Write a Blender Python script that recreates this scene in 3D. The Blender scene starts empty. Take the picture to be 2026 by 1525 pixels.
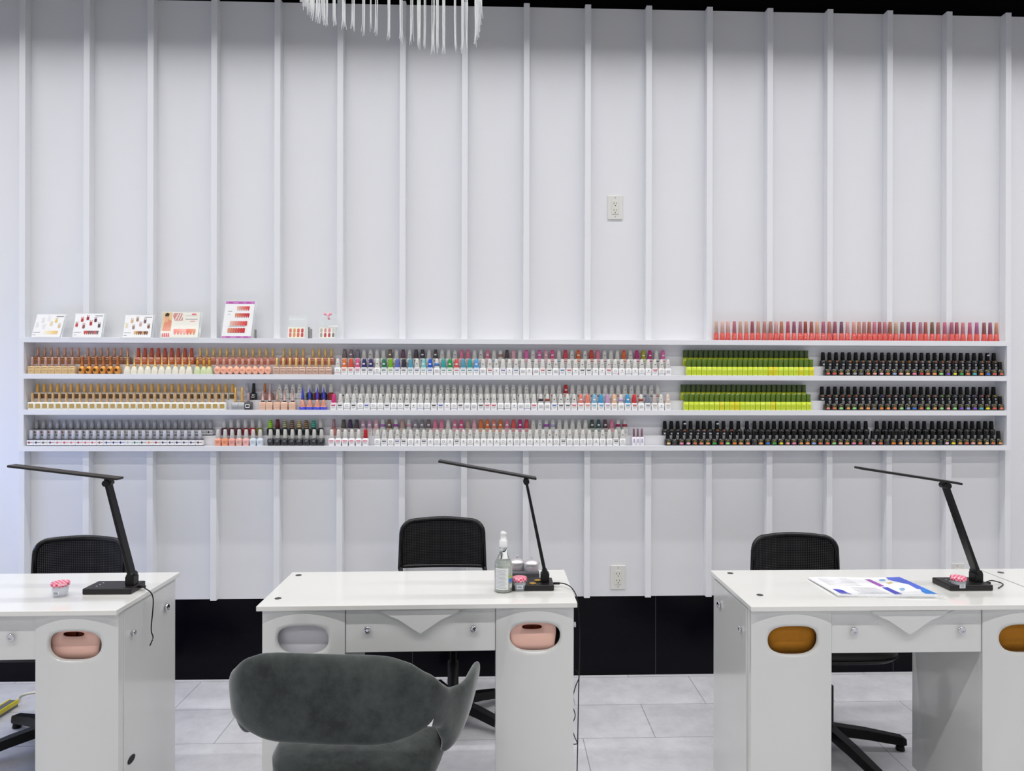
import bpy, bmesh, math, random
from mathutils import Vector, Matrix
random.seed(7)
C = bpy.context.scene.collection
PI = math.pi
# ------------------------------------------------------------------ camera
F = 1420.0; CX = 1035.0; CY = 761.0; PSI = .033; RHO = .0021; H = 1.46; CAMY = -3.59
cam = bpy.data.cameras.new('camera')
cam.sensor_width = 36.0; cam.lens = F/2026*36.0
cam.shift_x = -(CX-1013)/2026; cam.shift_y = (CY-762.5)/2026
cam.clip_end = 60
camo = bpy.data.objects.new('camera', cam); C.objects.link(camo)
_F = Vector((math.sin(PSI), math.cos(PSI), 0)); _R = Vector((math.cos(PSI), -math.sin(PSI), 0)); _U = Vector((0, 0, 1))
_R2 = _R*math.cos(RHO)+_U*math.sin(RHO); _U2 = -_R*math.sin(RHO)+_U*math.cos(RHO)
camo.matrix_world = Matrix(((_R2.x, _U2.x, -_F.x, 0), (_R2.y, _U2.y, -_F.y, CAMY), (_R2.z, _U2.z, -_F.z, H), (0, 0, 0, 1)))
bpy.context.scene.camera = camo
vs = bpy.context.scene.view_settings
vs.view_transform = 'Standard'; vs.look = 'None'; vs.gamma = 1; vs.use_curve_mapping = False
vs.exposure = -.53

def ray(u, v):
    dx, dy = u-CX, v-CY
    c, s = math.cos(RHO), math.sin(RHO)
    x = (dx*c+dy*s)/F; y = (-dx*s+dy*c)/F
    return (x*math.cos(PSI)+math.sin(PSI), -x*math.sin(PSI)+math.cos(PSI), -y)
def onY(u, v, Y):
    r = ray(u, v); t = (Y-CAMY)/r[1]; return Vector((r[0]*t, Y, H+r[2]*t))
def onZ(u, v, Z):
    r = ray(u, v); t = (Z-H)/r[2]; return Vector((r[0]*t, CAMY+r[1]*t, Z))

# ------------------------------------------------------------------ world and lights
w = bpy.data.worlds.new('world'); bpy.context.scene.world = w; w.use_nodes = True
w.node_tree.nodes['Background'].inputs[0].default_value = (.93, .95, 1, 1)
w.node_tree.nodes['Background'].inputs[1].default_value = .58
def area(name, loc, sx, sy, power, col=(1, 1, 1), rot=(0, 0, 0), spread=PI):
    l = bpy.data.lights.new(name, 'AREA'); l.shape = 'RECTANGLE'; l.size = sx; l.size_y = sy
    l.energy = power; l.color = col; l.spread = spread
    o = bpy.data.objects.new(name, l); o.location = loc; o.rotation_euler = rot; C.objects.link(o)
    return o
LZ = 3.43
area('strip_light_wall', (.15, -.53, LZ), 8.8, .03, 70, (1, .99, 1), spread=math.radians(126))
area('strip_light_middle', (.15, -1.46, LZ), 8.8, .03, 55, (1, .985, .97), spread=math.radians(135))
area('strip_light_front', (.15, -2.9, LZ), 8.8, .05, 125, (1, .98, .96), spread=math.radians(150))
area('rear_fill_light', (.15, -5.2, LZ), 8.8, .08, 84, (1, .985, .97))  # added fill from behind the camera to lift the desk fronts
area('blue_sign_glow', (-3.25, -.42, 1.0), .1, 1.9, 16, (.25, .42, 1), rot=(0, -PI/2, 0))

# ------------------------------------------------------------------ materials
def lin(c):
    return tuple(((x/255)/12.92 if x/255 <= .04045 else ((x/255+.055)/1.055)**2.4) for x in c)
MATS = {}
def mat(name, rgb, rough=.5, metal=0, coat=0, spec=.5, noise=0, nscale=30, bump=0, trans=0, ior=1.45, sheen=0, alpha=1):
    if name in MATS: return MATS[name]
    m = bpy.data.materials.new(name); m.use_nodes = True; MATS[name] = m
    nt = m.node_tree; b = nt.nodes['Principled BSDF']
    c = lin(rgb)
    b.inputs['Base Color'].default_value = (*c, 1); b.inputs['Roughness'].default_value = rough
    b.inputs['Metallic'].default_value = metal; b.inputs['Coat Weight'].default_value = coat
    b.inputs['Coat Roughness'].default_value = .08
    b.inputs['Specular IOR Level'].default_value = spec
    b.inputs['Transmission Weight'].default_value = trans; b.inputs['IOR'].default_value = ior
    b.inputs['Sheen Weight'].default_value = sheen; b.inputs['Alpha'].default_value = alpha
    tc = nt.nodes.new('ShaderNodeTexCoord'); n = nt.nodes.new('ShaderNodeTexNoise')
    n.inputs['Scale'].default_value = nscale; n.inputs['Detail'].default_value = 5
    nt.links.new(tc.outputs['Object'], n.inputs['Vector'])
    if noise:
        mx = nt.nodes.new('ShaderNodeMix'); mx.data_type = 'RGBA'; mx.blend_type = 'MIX'
        mx.inputs[6].default_value = (*[x*(1-noise) for x in c], 1)
        mx.inputs[7].default_value = (*[min(1, x*(1+noise)) for x in c], 1)
        nt.links.new(n.outputs[0], mx.inputs[0]); nt.links.new(mx.outputs[2], b.inputs['Base Color'])
    if bump:
        bp = nt.nodes.new('ShaderNodeBump'); bp.inputs['Strength'].default_value = bump; bp.inputs['Distance'].default_value = .002
        nt.links.new(n.outputs[0], bp.inputs['Height']); nt.links.new(bp.outputs[0], b.inputs['Normal'])
    return m
def cm(rgb, kind='plastic'):
    n = kind+'_%02x%02x%02x' % rgb
    if kind == 'plastic': return mat(n, rgb, .35, coat=.3, noise=.03, nscale=60)
    if kind == 'glass': return mat(n, rgb, .12, coat=.8, noise=.04, nscale=40)
    if kind == 'metal': return mat(n, rgb, .3, metal=.45, noise=.05, nscale=80)
    if kind == 'glitter': return mat(n, rgb, .4, coat=.4, noise=.6, nscale=500)
    return mat(n, rgb, .6)
WALL = mat('white_wall_paint', (232, 233, 236), .45, noise=.015, nscale=3)
TRIM = mat('white_slat_paint', (236, 237, 240), .4, noise=.01, nscale=4)
SHELF = mat('white_shelf_laminate', (235, 236, 241), .35, noise=.01, nscale=5)
RISER = mat('white_riser_acrylic', (240, 240, 244), .25)
DESK = mat('white_gloss_lacquer', (216, 217, 215), .16, coat=.6, noise=.015, nscale=3)
DTOP = mat('white_desk_top', (228, 228, 224), .12, coat=.5, noise=.01, nscale=3)
BLACK = mat('black_plastic', (12, 12, 14), .4, noise=.1, spec=.3)
BLACKM = mat('black_metal', (16, 16, 18), .4, noise=.05, spec=.35)
LAMP = mat('black_lamp_satin', (26, 24, 25), .38, noise=.05)
CHROME = mat('chrome', (215, 215, 220), .08, metal=1)
CEIL = mat('black_ceiling', (4, 4, 4), .9, spec=.1)
GLASS = mat('clear_glass', (245, 250, 250), .02, trans=1, ior=1.4)
ACRY = mat('clear_acrylic', (235, 242, 240), .06, alpha=.22)
LIQ = mat('clear_gel', (240, 242, 235), .1, trans=.45, ior=1.2)
WHITE = mat('white_card', (245, 245, 245), .5)
GREYT = mat('grey_print', (150, 150, 155), .6)
DARKT = mat('dark_print', (60, 60, 70), .6)
SLOT = mat('dark_slot', (25, 22, 20), .6)

def floor_mat():
    m = bpy.data.materials.new('grey_stone_tile'); m.use_nodes = True; nt = m.node_tree; b = nt.nodes['Principled BSDF']
    tc = nt.nodes.new('ShaderNodeTexCoord'); mp = nt.nodes.new('ShaderNodeMapping')
    nt.links.new(tc.outputs['Object'], mp.inputs[0])
    mp.inputs['Location'].default_value = (-.348+.602*20, .02+.3075*20, 0)
    br = nt.nodes.new('ShaderNodeTexBrick'); nt.links.new(mp.outputs[0], br.inputs['Vector'])
    br.offset = .5; br.offset_frequency = 2
    br.inputs['Scale'].default_value = 1; br.inputs['Brick Width'].default_value = .602; br.inputs['Row Height'].default_value = .3075
    br.inputs['Mortar Size'].default_value = .0016; br.inputs['Mortar Smooth'].default_value = 0; br.inputs['Bias'].default_value = 0
    br.inputs['Color1'].default_value = (*lin((203, 203, 207)), 1); br.inputs['Color2'].default_value = (*lin((210, 210, 214)), 1)
    br.inputs['Mortar'].default_value = (*lin((140, 140, 146)), 1)
    n = nt.nodes.new('ShaderNodeTexNoise'); n.inputs['Scale'].default_value = 9; n.inputs['Detail'].default_value = 12; n.inputs['Roughness'].default_value = .75
    nt.links.new(tc.outputs['Object'], n.inputs['Vector'])
    cr = nt.nodes.new('ShaderNodeMapRange'); cr.inputs[1].default_value = .3; cr.inputs[2].default_value = .7; cr.inputs[3].default_value = .84; cr.inputs[4].default_value = 1.12
    nt.links.new(n.outputs[0], cr.inputs[0])
    mx = nt.nodes.new('ShaderNodeVectorMath'); mx.operation = 'SCALE'
    nt.links.new(br.outputs['Color'], mx.inputs[0]); nt.links.new(cr.outputs[0], mx.inputs[3])
    nt.links.new(mx.outputs[0], b.inputs['Base Color'])
    b.inputs['Roughness'].default_value = .42
    return m
FLOOR = floor_mat()
def skirt_mat():
    m = bpy.data.materials.new('black_gloss_skirting'); m.use_nodes = True; nt = m.node_tree; b = nt.nodes['Principled BSDF']
    b.inputs['Base Color'].default_value = (*lin((8, 7, 14)), 1); b.inputs['Roughness'].default_value = .18; b.inputs['Specular IOR Level'].default_value = .12
    return m
def velvet():
    m = bpy.data.materials.new('grey_velvet'); m.use_nodes = True; nt = m.node_tree; b = nt.nodes['Principled BSDF']
    tc = nt.nodes.new('ShaderNodeTexCoord')
    n = nt.nodes.new('ShaderNodeTexNoise'); n.inputs['Scale'].default_value = 22; n.inputs['Detail'].default_value = 10; n.inputs['Roughness'].default_value = .7
    n2 = nt.nodes.new('ShaderNodeTexNoise'); n2.inputs['Scale'].default_value = 4
    for k in (n, n2): nt.links.new(tc.outputs['Object'], k.inputs['Vector'])
    mm = nt.nodes.new('ShaderNodeMath'); mm.operation = 'ADD'; nt.links.new(n.outputs[0], mm.inputs[0]); nt.links.new(n2.outputs[0], mm.inputs[1])
    r = nt.nodes.new('ShaderNodeValToRGB'); r.color_ramp.elements[0].position = .38; r.color_ramp.elements[1].position = .66
    r.color_ramp.elements[0].color = (*lin((48, 52, 51)), 1); r.color_ramp.elements[1].color = (*lin((80, 86, 84)), 1)
    dv = nt.nodes.new('ShaderNodeMath'); dv.operation = 'MULTIPLY'; dv.inputs[1].default_value = .5
    nt.links.new(mm.outputs[0], dv.inputs[0]); nt.links.new(dv.outputs[0], r.inputs[0]); nt.links.new(r.outputs[0], b.inputs['Base Color'])
    b.inputs['Roughness'].default_value = .9; b.inputs['Sheen Weight'].default_value = .5; b.inputs['Sheen Roughness'].default_value = .35
    b.inputs['Specular IOR Level'].default_value = .15
    return m
VELVET = velvet()
def mesh_mat():
    m = bpy.data.materials.new('black_chair_mesh'); m.use_nodes = True; nt = m.node_tree; b = nt.nodes['Principled BSDF']
    b.inputs['Base Color'].default_value = (*lin((8, 8, 10)), 1); b.inputs['Roughness'].default_value = .6; b.inputs['Specular IOR Level'].default_value = .25
    tc = nt.nodes.new('ShaderNodeTexCoord'); sp = nt.nodes.new('ShaderNodeSeparateXYZ'); nt.links.new(tc.outputs['Object'], sp.inputs[0])
    outs = []
    for ax in ('X', 'Z'):
        a = nt.nodes.new('ShaderNodeMath'); a.operation = 'MULTIPLY'; a.inputs[1].default_value = 2*PI/.0075
        s = nt.nodes.new('ShaderNodeMath'); s.operation = 'SINE'; nt.links.new(sp.outputs[ax], a.inputs[0]); nt.links.new(a.outputs[0], s.inputs[0])
        g = nt.nodes.new('ShaderNodeMath'); g.operation = 'GREATER_THAN'; g.inputs[1].default_value = .35; nt.links.new(s.outputs[0], g.inputs[0]); outs.append(g)
    mu = nt.nodes.new('ShaderNodeMath'); mu.operation = 'MULTIPLY'; nt.links.new(outs[0].outputs[0], mu.inputs[0]); nt.links.new(outs[1].outputs[0], mu.inputs[1])
    inv = nt.nodes.new('ShaderNodeMath'); inv.operation = 'MULTIPLY_ADD'; inv.inputs[1].default_value = -.13; inv.inputs[2].default_value = 1
    nt.links.new(mu.outputs[0], inv.inputs[0]); nt.links.new(inv.outputs[0], b.inputs['Alpha'])
    return m
CMESH = mesh_mat()

# ------------------------------------------------------------------ helpers
def tag(o, label=None, cat=None, group=None, kind=None):
    if label: o['label'] = label
    if cat: o['category'] = cat
    if group: o['group'] = group
    if kind: o['kind'] = kind
    return o
def empty(name, loc, rz=0, **k):
    o = bpy.data.objects.new(name, None); o.empty_display_size = .05; C.objects.link(o)
    o.location = loc; o.rotation_euler = (0, 0, rz); return tag(o, **k)
def link(name, me, parent=None):
    o = bpy.data.objects.new(name, me); C.objects.link(o)
    if parent: o.parent = parent
    return o
def box(bm, x0, x1, y0, y1, z0, z1, bev=0, mi=0, seg=2):
    vs_ = [bm.verts.new((x, y, z)) for z in (z0, z1) for y in (y0, y1) for x in (x0, x1)]
    fs = [bm.faces.new([vs_[i] for i in q]) for q in ((0, 2, 3, 1), (4, 5, 7, 6), (0, 1, 5, 4), (2, 6, 7, 3), (0, 4, 6, 2), (1, 3, 7, 5))]
    for f_ in fs: f_.material_index = mi
    if bev:
        es = list({e for f_ in fs for e in f_.edges})
        r = bmesh.ops.bevel(bm, geom=es, offset=bev, segments=seg, affect='EDGES', profile=.5)
        for f_ in r['faces']: f_.material_index = mi
    return fs
def loft(bm, rings, n=20, cap0=True, cap1=True, cx=0, cy=0):
    """rings: (z, hx, hy, exponent, mat) superellipse sections"""
    prev = None; first = None
    for k, rg in enumerate(rings):
        z, hx, hy = rg[:3]; ex = rg[3] if len(rg) > 3 else 2; mi = rg[4] if len(rg) > 4 else 0
        ox = rg[5] if len(rg) > 5 else 0; oy = rg[6] if len(rg) > 6 else 0
        vv = []
        for i in range(n):
            a = 2*PI*(i+.5)/n; c, s = math.cos(a), math.sin(a)
            vv.append(bm.verts.new((cx+ox+hx*math.copysign(abs(c)**(2/ex), c), cy+oy+hy*math.copysign(abs(s)**(2/ex), s), z)))
        if prev:
            for i in range(n):
                f_ = bm.faces.new((prev[i], prev[(i+1) % n], vv[(i+1) % n], vv[i])); f_.material_index = mi; f_.smooth = True
        else: first = vv; mi0 = mi
        prev = vv
    if cap0: bm.faces.new(first[::-1]).material_index = mi0
    if cap1: bm.faces.new(prev).material_index = mi
def tube(bm, pts, r, n=8, mi=0, caps=True):
    pts = [Vector(p) for p in pts]; prev = None; first = None
    rr = r if isinstance(r, (list, tuple)) else [r]*len(pts)
    up = Vector((.13, .31, .94))
    for k, p in enumerate(pts):
        d = (pts[min(k+1, len(pts)-1)]-pts[max(k-1, 0)]).normalized()
        a = d.cross(up)
        if a.length < 1e-3: a = d.cross(Vector((1, 0, 0)))
        a.normalize(); b = d.cross(a)
        vv = [bm.verts.new(p+(a*math.cos(2*PI*i/n)+b*math.sin(2*PI*i/n))*rr[k]) for i in range(n)]
        if prev:
            for i in range(n):
                f_ = bm.faces.new((prev[i], prev[(i+1) % n], vv[(i+1) % n], vv[i])); f_.smooth = True; f_.material_index = mi
        else: first = vv
        prev = vv
    if caps: bm.faces.new(first[::-1]).material_index = mi; bm.faces.new(prev).material_index = mi
def quad(bm, pts, mi=0):
    f_ = bm.faces.new([bm.verts.new(p) for p in pts]); f_.material_index = mi; return f_
def fquad(bm, x0, x1, z0, z1, y, mi=0):
    return quad(bm, ((x0, y, z0), (x1, y, z0), (x1, y, z1), (x0, y, z1)), mi)
def prism(bm, pts2, y0, y1, mi=0):
    """outline in x,z extruded in y"""
    a = [bm.verts.new((x, y0, z)) for x, z in pts2]; b = [bm.verts.new((x, y1, z)) for x, z in pts2]; n = len(a)
    fs = [bm.faces.new(a), bm.faces.new(b[::-1])]
    for i in range(n): fs.append(bm.faces.new((a[i], b[i], b[(i+1) % n], a[(i+1) % n])))
    for f_ in fs: f_.material_index = mi
    return fs
def done(name, bm, mats, parent=None, smooth=None):
    bmesh.ops.recalc_face_normals(bm, faces=bm.faces)
    me = bpy.data.meshes.new(name); bm.to_mesh(me); bm.free()
    for m in (mats if isinstance(mats, (list, tuple)) else [mats]): me.materials.append(m)
    if smooth: 
        for p in me.polygons: p.use_smooth = True
    return link(name, me, parent)
def meshonly(name, bm, mats):
    bmesh.ops.recalc_face_normals(bm, faces=bm.faces)
    me = bpy.data.meshes.new(name); bm.to_mesh(me); bm.free()
    for m in mats: me.materials.append(m)
    return me
def textmesh(s, size, m):
    cu = bpy.data.curves.new('lettering', 'FONT'); cu.body = s; cu.size = size; cu.align_x = 'CENTER'; cu.align_y = 'CENTER'
    o = bpy.data.objects.new('lettering', cu); C.objects.link(o)
    bpy.context.view_layer.update()
    me = bpy.data.meshes.new_from_object(o.evaluated_get(bpy.context.evaluated_depsgraph_get()))
    bpy.data.objects.remove(o); me.materials.clear(); me.materials.append(m); return me
NB = bmesh.new
def struct(name, bm, m, parent=None):
    o = done(name, bm, m, parent); o['kind'] = 'structure'; return o

# ------------------------------------------------------------------ setting
bm = NB(); box(bm, -4.6, 4.9, -6.5, .1, -.05, 0); struct('floor', bm, FLOOR)
bm = NB(); box(bm, -4.6, 4.9, -6.5, .1, 3.5, 3.55); struct('ceiling', bm, CEIL)
bm = NB(); box(bm, -4.6, 4.9, 0, .1, .399, 3.349); struct('wall_back', bm, WALL)
bm = NB(); box(bm, -4.6, 4.9, .03, .1, 3.349, 3.5); struct('wall_back_upper', bm, CEIL)
sk = mat('seam_dark', (60, 58, 66), .5)
bm = NB(); box(bm, -4.6, 4.9, .006, .1, 0, .399)
sx = onY(1297, 1250, .006).x
for k in range(-3, 4):
    box(bm, sx+k*1.22-.0012, sx+k*1.22+.0012, .005, .0065, .0, .399, mi=1)
struct('baseboard_back', bm, [skirt_mat(), sk])
bm = NB(); box(bm, -4.7, -4.6, -6.5, .1, 0, 3.5); struct('wall_left', bm, WALL)
bm = NB(); box(bm, 4.9, 5.0, -6.5, .1, 0, 3.5); struct('wall_right', bm, WALL)
SL0 = -2.307; SP = .3048
slat_t = []
k = 0
for i in range(17):
    x = SL0+SP*i
    for z0, z1 in ((1.683, 3.346), (.404, 1.136)):
        k += 1
        bm = NB(); box(bm, x-.0145, x+.0145, -.045, 0, z0, z1, bev=.0008, seg=1)
        struct('trim_%d' % k, bm, TRIM)

# outlets
def outlet(x, z, label, screw=True):
    r = empty('wall_outlet', (x, 0, z), label=label, cat='outlet')
    bm = NB(); fs = box(bm, -.0375, .0375, -.006, 0, -.0605, .0605, bev=.0025); done('cover_plate', bm, mat('outlet_white', (226, 224, 220), .35), r)
    bm = NB(); box(bm, -.0165, .0165, -.0085, -.006, -.034, .034, bev=.0008)
    for zz in (.017, -.017):
        for xx, hh in ((-.0065, .0045), (.0065, .0035)):
            fquad(bm, xx-.0012, xx+.0012, zz+.003-hh, zz+.003+hh, -.0087, 1)
        v = [( .0026*math.cos(a*PI/5), -.0087, zz-.009+.0026*math.sin(a*PI/5)) for a in range(10)]
        quad(bm, v, 1)
    done('receptacle', bm, [mat('outlet_cream', (224, 223, 214), .35), SLOT], r)
    bm = NB()
    for zz in (.048, -.048):
        v = [( .0028*math.cos(a*PI/5), -.0063, zz+.0028*math.sin(a*PI/5)) for a in range(10)]
        quad(bm, v, 0)
    done('screw', bm, mat('screw_grey', (150, 150, 150), .4), r)
outlet(.579, 2.351, 'white wall outlet high between the slats, above the long shelf')
outlet(.597, .494, 'white wall outlet low on slatted wall, between the middle and right desks')
outlet(2.335, .494, 'white wall outlet mostly hidden behind right desk, only its top edge showing')

# ------------------------------------------------------------------ long wall shelf
SX0, SX1 = -2.293, 2.551; SD = .09
ZT = 1.682; ZB = [1.508, 1.336, 1.162]; TH = .0245; RH = .047; RY = -.047
sh = empty('wall_shelf', (.13, 0, 1.137), label='long white wall shelf with three open tiers full of nail polish', cat='shelf')
def off(bm, o=(-.13, 0, -1.137)): bmesh.ops.translate(bm, vec=o, verts=bm.verts); return bm
for nm, z in (('top_board', ZT), ('shelf_board', ZB[0]), ('shelf_board', ZB[1]), ('bottom_board', ZB[2])):
    bm = NB(); a, b = (SX0, SX1) if nm in ('top_board', 'bottom_board') else (SX0+.025, SX1-.02)
    box(bm, a, b, -SD, -.004, z-TH, z, bev=.0006, seg=1); done(nm, off(bm), SHELF, sh)
for a, b in ((SX0, SX0+.025), (SX1-.02, SX1)):
    bm = NB(); box(bm, a, b, -SD, -.004, ZB[2], ZT-TH); done('side_panel', off(bm), SHELF, sh)
bm = NB(); box(bm, SX0+.001, SX1-.001, -.004, -.0002, ZB[2]-TH, ZT); done('back_panel', off(bm), SHELF, sh)
for z in ZB:
    bm = NB(); box(bm, SX0+.04, SX1-.035, RY, -.004, z, z+RH, bev=.001, seg=1); done('riser', off(bm), RISER, sh)

# ------------------------------------------------------------------ bottles
# every prototype: body mesh (0 body, 1 label, 2 accent) and cap mesh (0 cap, 1 mark)
def M2(name, bm, n=3): return meshonly(name, bm, [WHITE]*n)
PR = {}
def proto(key, body, cap): PR[key] = (body, cap)
def lab(bm, hx, z0, z1, y, mi): fquad(bm, -hx, hx, z0, z1, y, mi)
def ell(bm, rx, rz, z, y, mi, cx=0, n=12): quad(bm, [(cx+rx*math.cos(2*PI*i/n), y, z+rz*math.sin(2*PI*i/n)) for i in range(n)], mi)
# white rounded square bottle, tapered cap
def white_body(v):
    bm = NB(); hx, hy = .0152, .0135
    loft(bm, [(0, hx*.93, hy*.93, 6, 0), (.002, hx, hy, 6), (.030, hx, hy, 6), (.0335, hx*.9, hy*.9, 5), (.0355, .009, .009, 2)], 16)
    y = -hy-.0003
    if v == 0:      # accent line at the shoulder, accent word
        lab(bm, .0148, .0285, .0302, y, 2); lab(bm, .0095, .0195, .0245, y, 2); lab(bm, .009, .0125, .0138, y, 1); lab(bm, .006, .0085, .0095, y, 1)
    elif v == 1:    # ring emblem and low line
        for i in range(14):
            a, b = 2*PI*i/14, 2*PI*(i+1)/14
            quad(bm, [(r*math.cos(t), y, .0205+r*math.sin(t)) for r, t in ((.0062, a), (.0062, b), (.0046, b), (.0046, a))], 1)
        lab(bm, .0148, .0065, .008, y, 2)
    elif v == 2:    # small dark emblem
        lab(bm, .0025, .019, .025, y, 1); lab(bm, .0045, .0225, .024, y, 1); lab(bm, .008, .0135, .0145, y, 2)
    else:           # rows of small print
        for q in range(4): lab(bm, .0095-.001*(q % 2), .010+q*.004, .0115+q*.004, y, 1)
    return M2('bottle_body', bm)
def white_cap(v):
    bm = NB(); loft(bm, [(.0345, .0118, .0118, 2.2, 0), (.036, .0122, .0122, 2.2), (.070, .0088, .0088, 2.2), (.077, .0078, .0078, 2), (.078, .006, .006, 2)], 12)
    if v == 1: lab(bm, .0035, .051, .0535, -.0111, 1); lab(bm, .0015, .0535, .055, -.011, 1)
    if v == 2: lab(bm, .0055, .049, .055, -.0113, 1)
    if v == 3:
        loft(bm, [(.0435, .0124, .0124, 2.2, 1), (.056, .0114, .0114, 2.2, 1)], 12)
    return M2('cap', bm, 2)
WB = [white_body(i) for i in range(4)]; WC = [white_cap(i) for i in range(4)]
# black bottle
def black_body(v):
    bm = NB(); loft(bm, [(0, .0145, .013, 4, 0), (.002, .0158, .014, 4), (.026, .0155, .014, 4), (.032, .0125, .012, 2.5), (.0345, .008, .008, 2)], 16)
    y = -.0144
    if v == 0:
        ell(bm, .0098, .0052, .0105, y, 2); quad(bm, [(-.009, y, .0185), (.0035, y, .0215), (.009, y, .0255), (-.003, y, .0235)], 1)
        lab(bm, .006, .0265, .028, y, 1); lab(bm, .0075, .0155, .0165, y, 1)
    elif v == 1:
        ell(bm, .0065, .0045, .024, y, 2); quad(bm, [(-.007, y, .0285), (.005, y, .0293), (.006, y, .031), (-.003, y, .0305)], 1)
        fquad(bm, -.0060, .0060, .0055, .0140, y, 3)
    else:
        lab(bm, .008, .019, .0205, y, 1); lab(bm, .006, .014, .0155, y, 2); lab(bm, .0045, .0225, .0275, y, 1); lab(bm, .007, .009, .0105, y, 2)
    return M2('bottle_body', bm, 4)
BB = [black_body(i) for i in range(3)]
bm = NB(); loft(bm, [(.0338, .0098, .0098, 2, 0), (.035, .0103, .0103, 2), (.068, .0088, .0088, 2), (.0715, .0075, .0075, 2)], 12)
fquad(bm, -.006, .006, .055, .062, -.0106, 1)
BC1 = M2('cap', bm, 2)
bm = NB(); loft(bm, [(.0338, .0098, .0098, 2, 0), (.035, .0103, .0103, 2), (.068, .0088, .0088, 2), (.0715, .0075, .0075, 2)], 12); BC = M2('cap', bm, 2)
# lime bottle
bm = NB(); loft(bm, [(0, .0115, .0115, 6, 0), (.001, .0121, .012, 7), (.041, .0121, .012, 7), (.042, .0112, .011, 5)], 16)
lab(bm, .009, .022, .0235, -.0123, 1); lab(bm, .008, .0165, .018, -.0123, 1); lab(bm, .009, .028, .0295, -.0123, 2); lab(bm, .0065, .008, .0095, -.0123, 1)
LB = M2('bottle_body', bm)
bm = NB(); loft(bm, [(.042, .0105, .0105, 3, 0), (.044, .0112, .0112, 3), (.058, .0096, .0096, 3), (.078, .0108, .0108, 3), (.080, .010, .010, 3)], 14); LC = M2('cap', bm, 2)
# flared red bottle
bm = NB(); loft(bm, [(0, .0135, .0125, 2.6, 0), (.001, .0138, .013, 2.6), (.012, .0122, .0115, 2.6), (.036, .0106, .0100, 2.3), (.038, .009, .009, 2)], 16)
ell(bm, .0035, .002, .006, -.0132, 1); RB = M2('bottle_body', bm)
bm = NB(); loft(bm, [(.038, .0098, .0098, 2, 0), (.094, .0076, .0076, 2), (.0955, .0066, .0066, 2)], 14); RC = M2('cap', bm, 2)
# slim cap square bottle
def sq_body(hx=.0158, h=.036, frame=False, win=True):
    bm = NB(); loft(bm, [(0, hx*.97, .0128, 8, 0), (.001, hx, .0132, 9), (h-.001, hx, .0132, 9), (h, hx*.9, .012, 6), (h+.001, .007, .007, 2)], 20)
    if frame: fquad(bm, -hx*.72, hx*.72, h*.17, h*.8, -.0136, 2)
    else:
        lab(bm, hx*.7, h*.78, h*.83, -.0135, 1)
        if win: lab(bm, hx*.45, h*.42, h*.46, -.0135, 1)
    return M2('bottle_body', bm)
SQ = sq_body(); SQF = sq_body(frame=True)
bm = NB(); loft(bm, [(.037, .0058, .0058, 2, 0), (.0375, .0066, .0066, 2), (.079, .0060, .0060, 2), (.0805, .005, .005, 2)], 12); SC = M2('cap', bm, 2)
bm = NB(); loft(bm, [(.037, .0078, .0078, 2, 0), (.038, .0084, .0084, 2), (.070, .0074, .0074, 2), (.079, .0066, .0066, 2), (.0805, .005, .005, 2)], 14); SCW = M2('cap', bm, 2)
bm = NB(); loft(bm, [(.037, .0098, .0098, 2.4, 0), (.038, .0105, .0105, 2.4), (.072, .0088, .0088, 2.4), (.078, .0082, .0082, 2), (.079, .006, .006, 2)], 14); OC = M2('cap', bm, 2)
# bulb bottle
bm = NB(); loft(bm, [(0, .009, .009, 2, 0), (.001, .0105, .0105), (.008, .0145, .0145), (.020, .0168, .0165), (.032, .013, .013), (.038, .0075, .0075), (.041, .0065, .0065)], 20)
ell(bm, .007, .008, .019, -.0170, 2); UB = M2('bottle_body', bm)
bm = NB(); loft(bm, [(.040, .009, .009, 2, 0), (.043, .0088, .0088), (.055, .0055, .0055), (.074, .0062, .0062), (.080, .0095, .0095), (.083, .0092, .0092), (.0835, .007, .007)], 16); UC = M2('cap', bm, 2)
# conical bottle with spire
bm = NB(); loft(bm, [(0, .0155, .0135, 3, 0), (.001, .0158, .014, 3), (.018, .0142, .0125, 3), (.034, .0095, .009, 2.4, 0), (.040, .0055, .0055, 2, 2)], 18); CB = M2('bottle_body', bm)
bm = NB(); loft(bm, [(.039, .0068, .0068, 2, 0), (.044, .0062, .0062), (.048, .0038, .0038), (.056, .0042, .0042), (.090, .0018, .0018), (.106, .0006, .0006)], 12); SPC = M2('cap', bm, 2)
bm = NB(); loft(bm, [(.039, .0065, .0065, 2, 0), (.042, .0072, .0072), (.066, .0068, .0068), (.068, .0045, .0045), (.070, .0060, .0060), (.074, .0075, .0075), (.078, .006, .006), (.081, .002, .002)], 12); BLC = M2('cap', bm, 2)
# round disc bottle
bm = NB()
for k_ in range(1):
    pr = []
    for i in range(13):
        t = -PI/2+PI*i/12; z = .0195+.0195*math.sin(t); r = max(.0165*math.cos(t), .0048 if i == 12 else .006)
        pr.append((max(z, .0), r, r*.75, 2.2, 0))
    loft(bm, pr+[(.044, .005, .005, 2, 0)], 20)
lab(bm, .008, .021, .0225, -.0128, 1); lab(bm, .006, .0165, .018, -.0128, 1)
DB = M2('bottle_body', bm)
bm = NB(); loft(bm, [(.043, .0055, .0055, 2, 0), (.045, .0072, .0072), (.060, .0060, .0060), (.0735, .0066, .0066), (.0745, .0055, .0055)], 14); DC = M2('cap', bm, 2)
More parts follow.
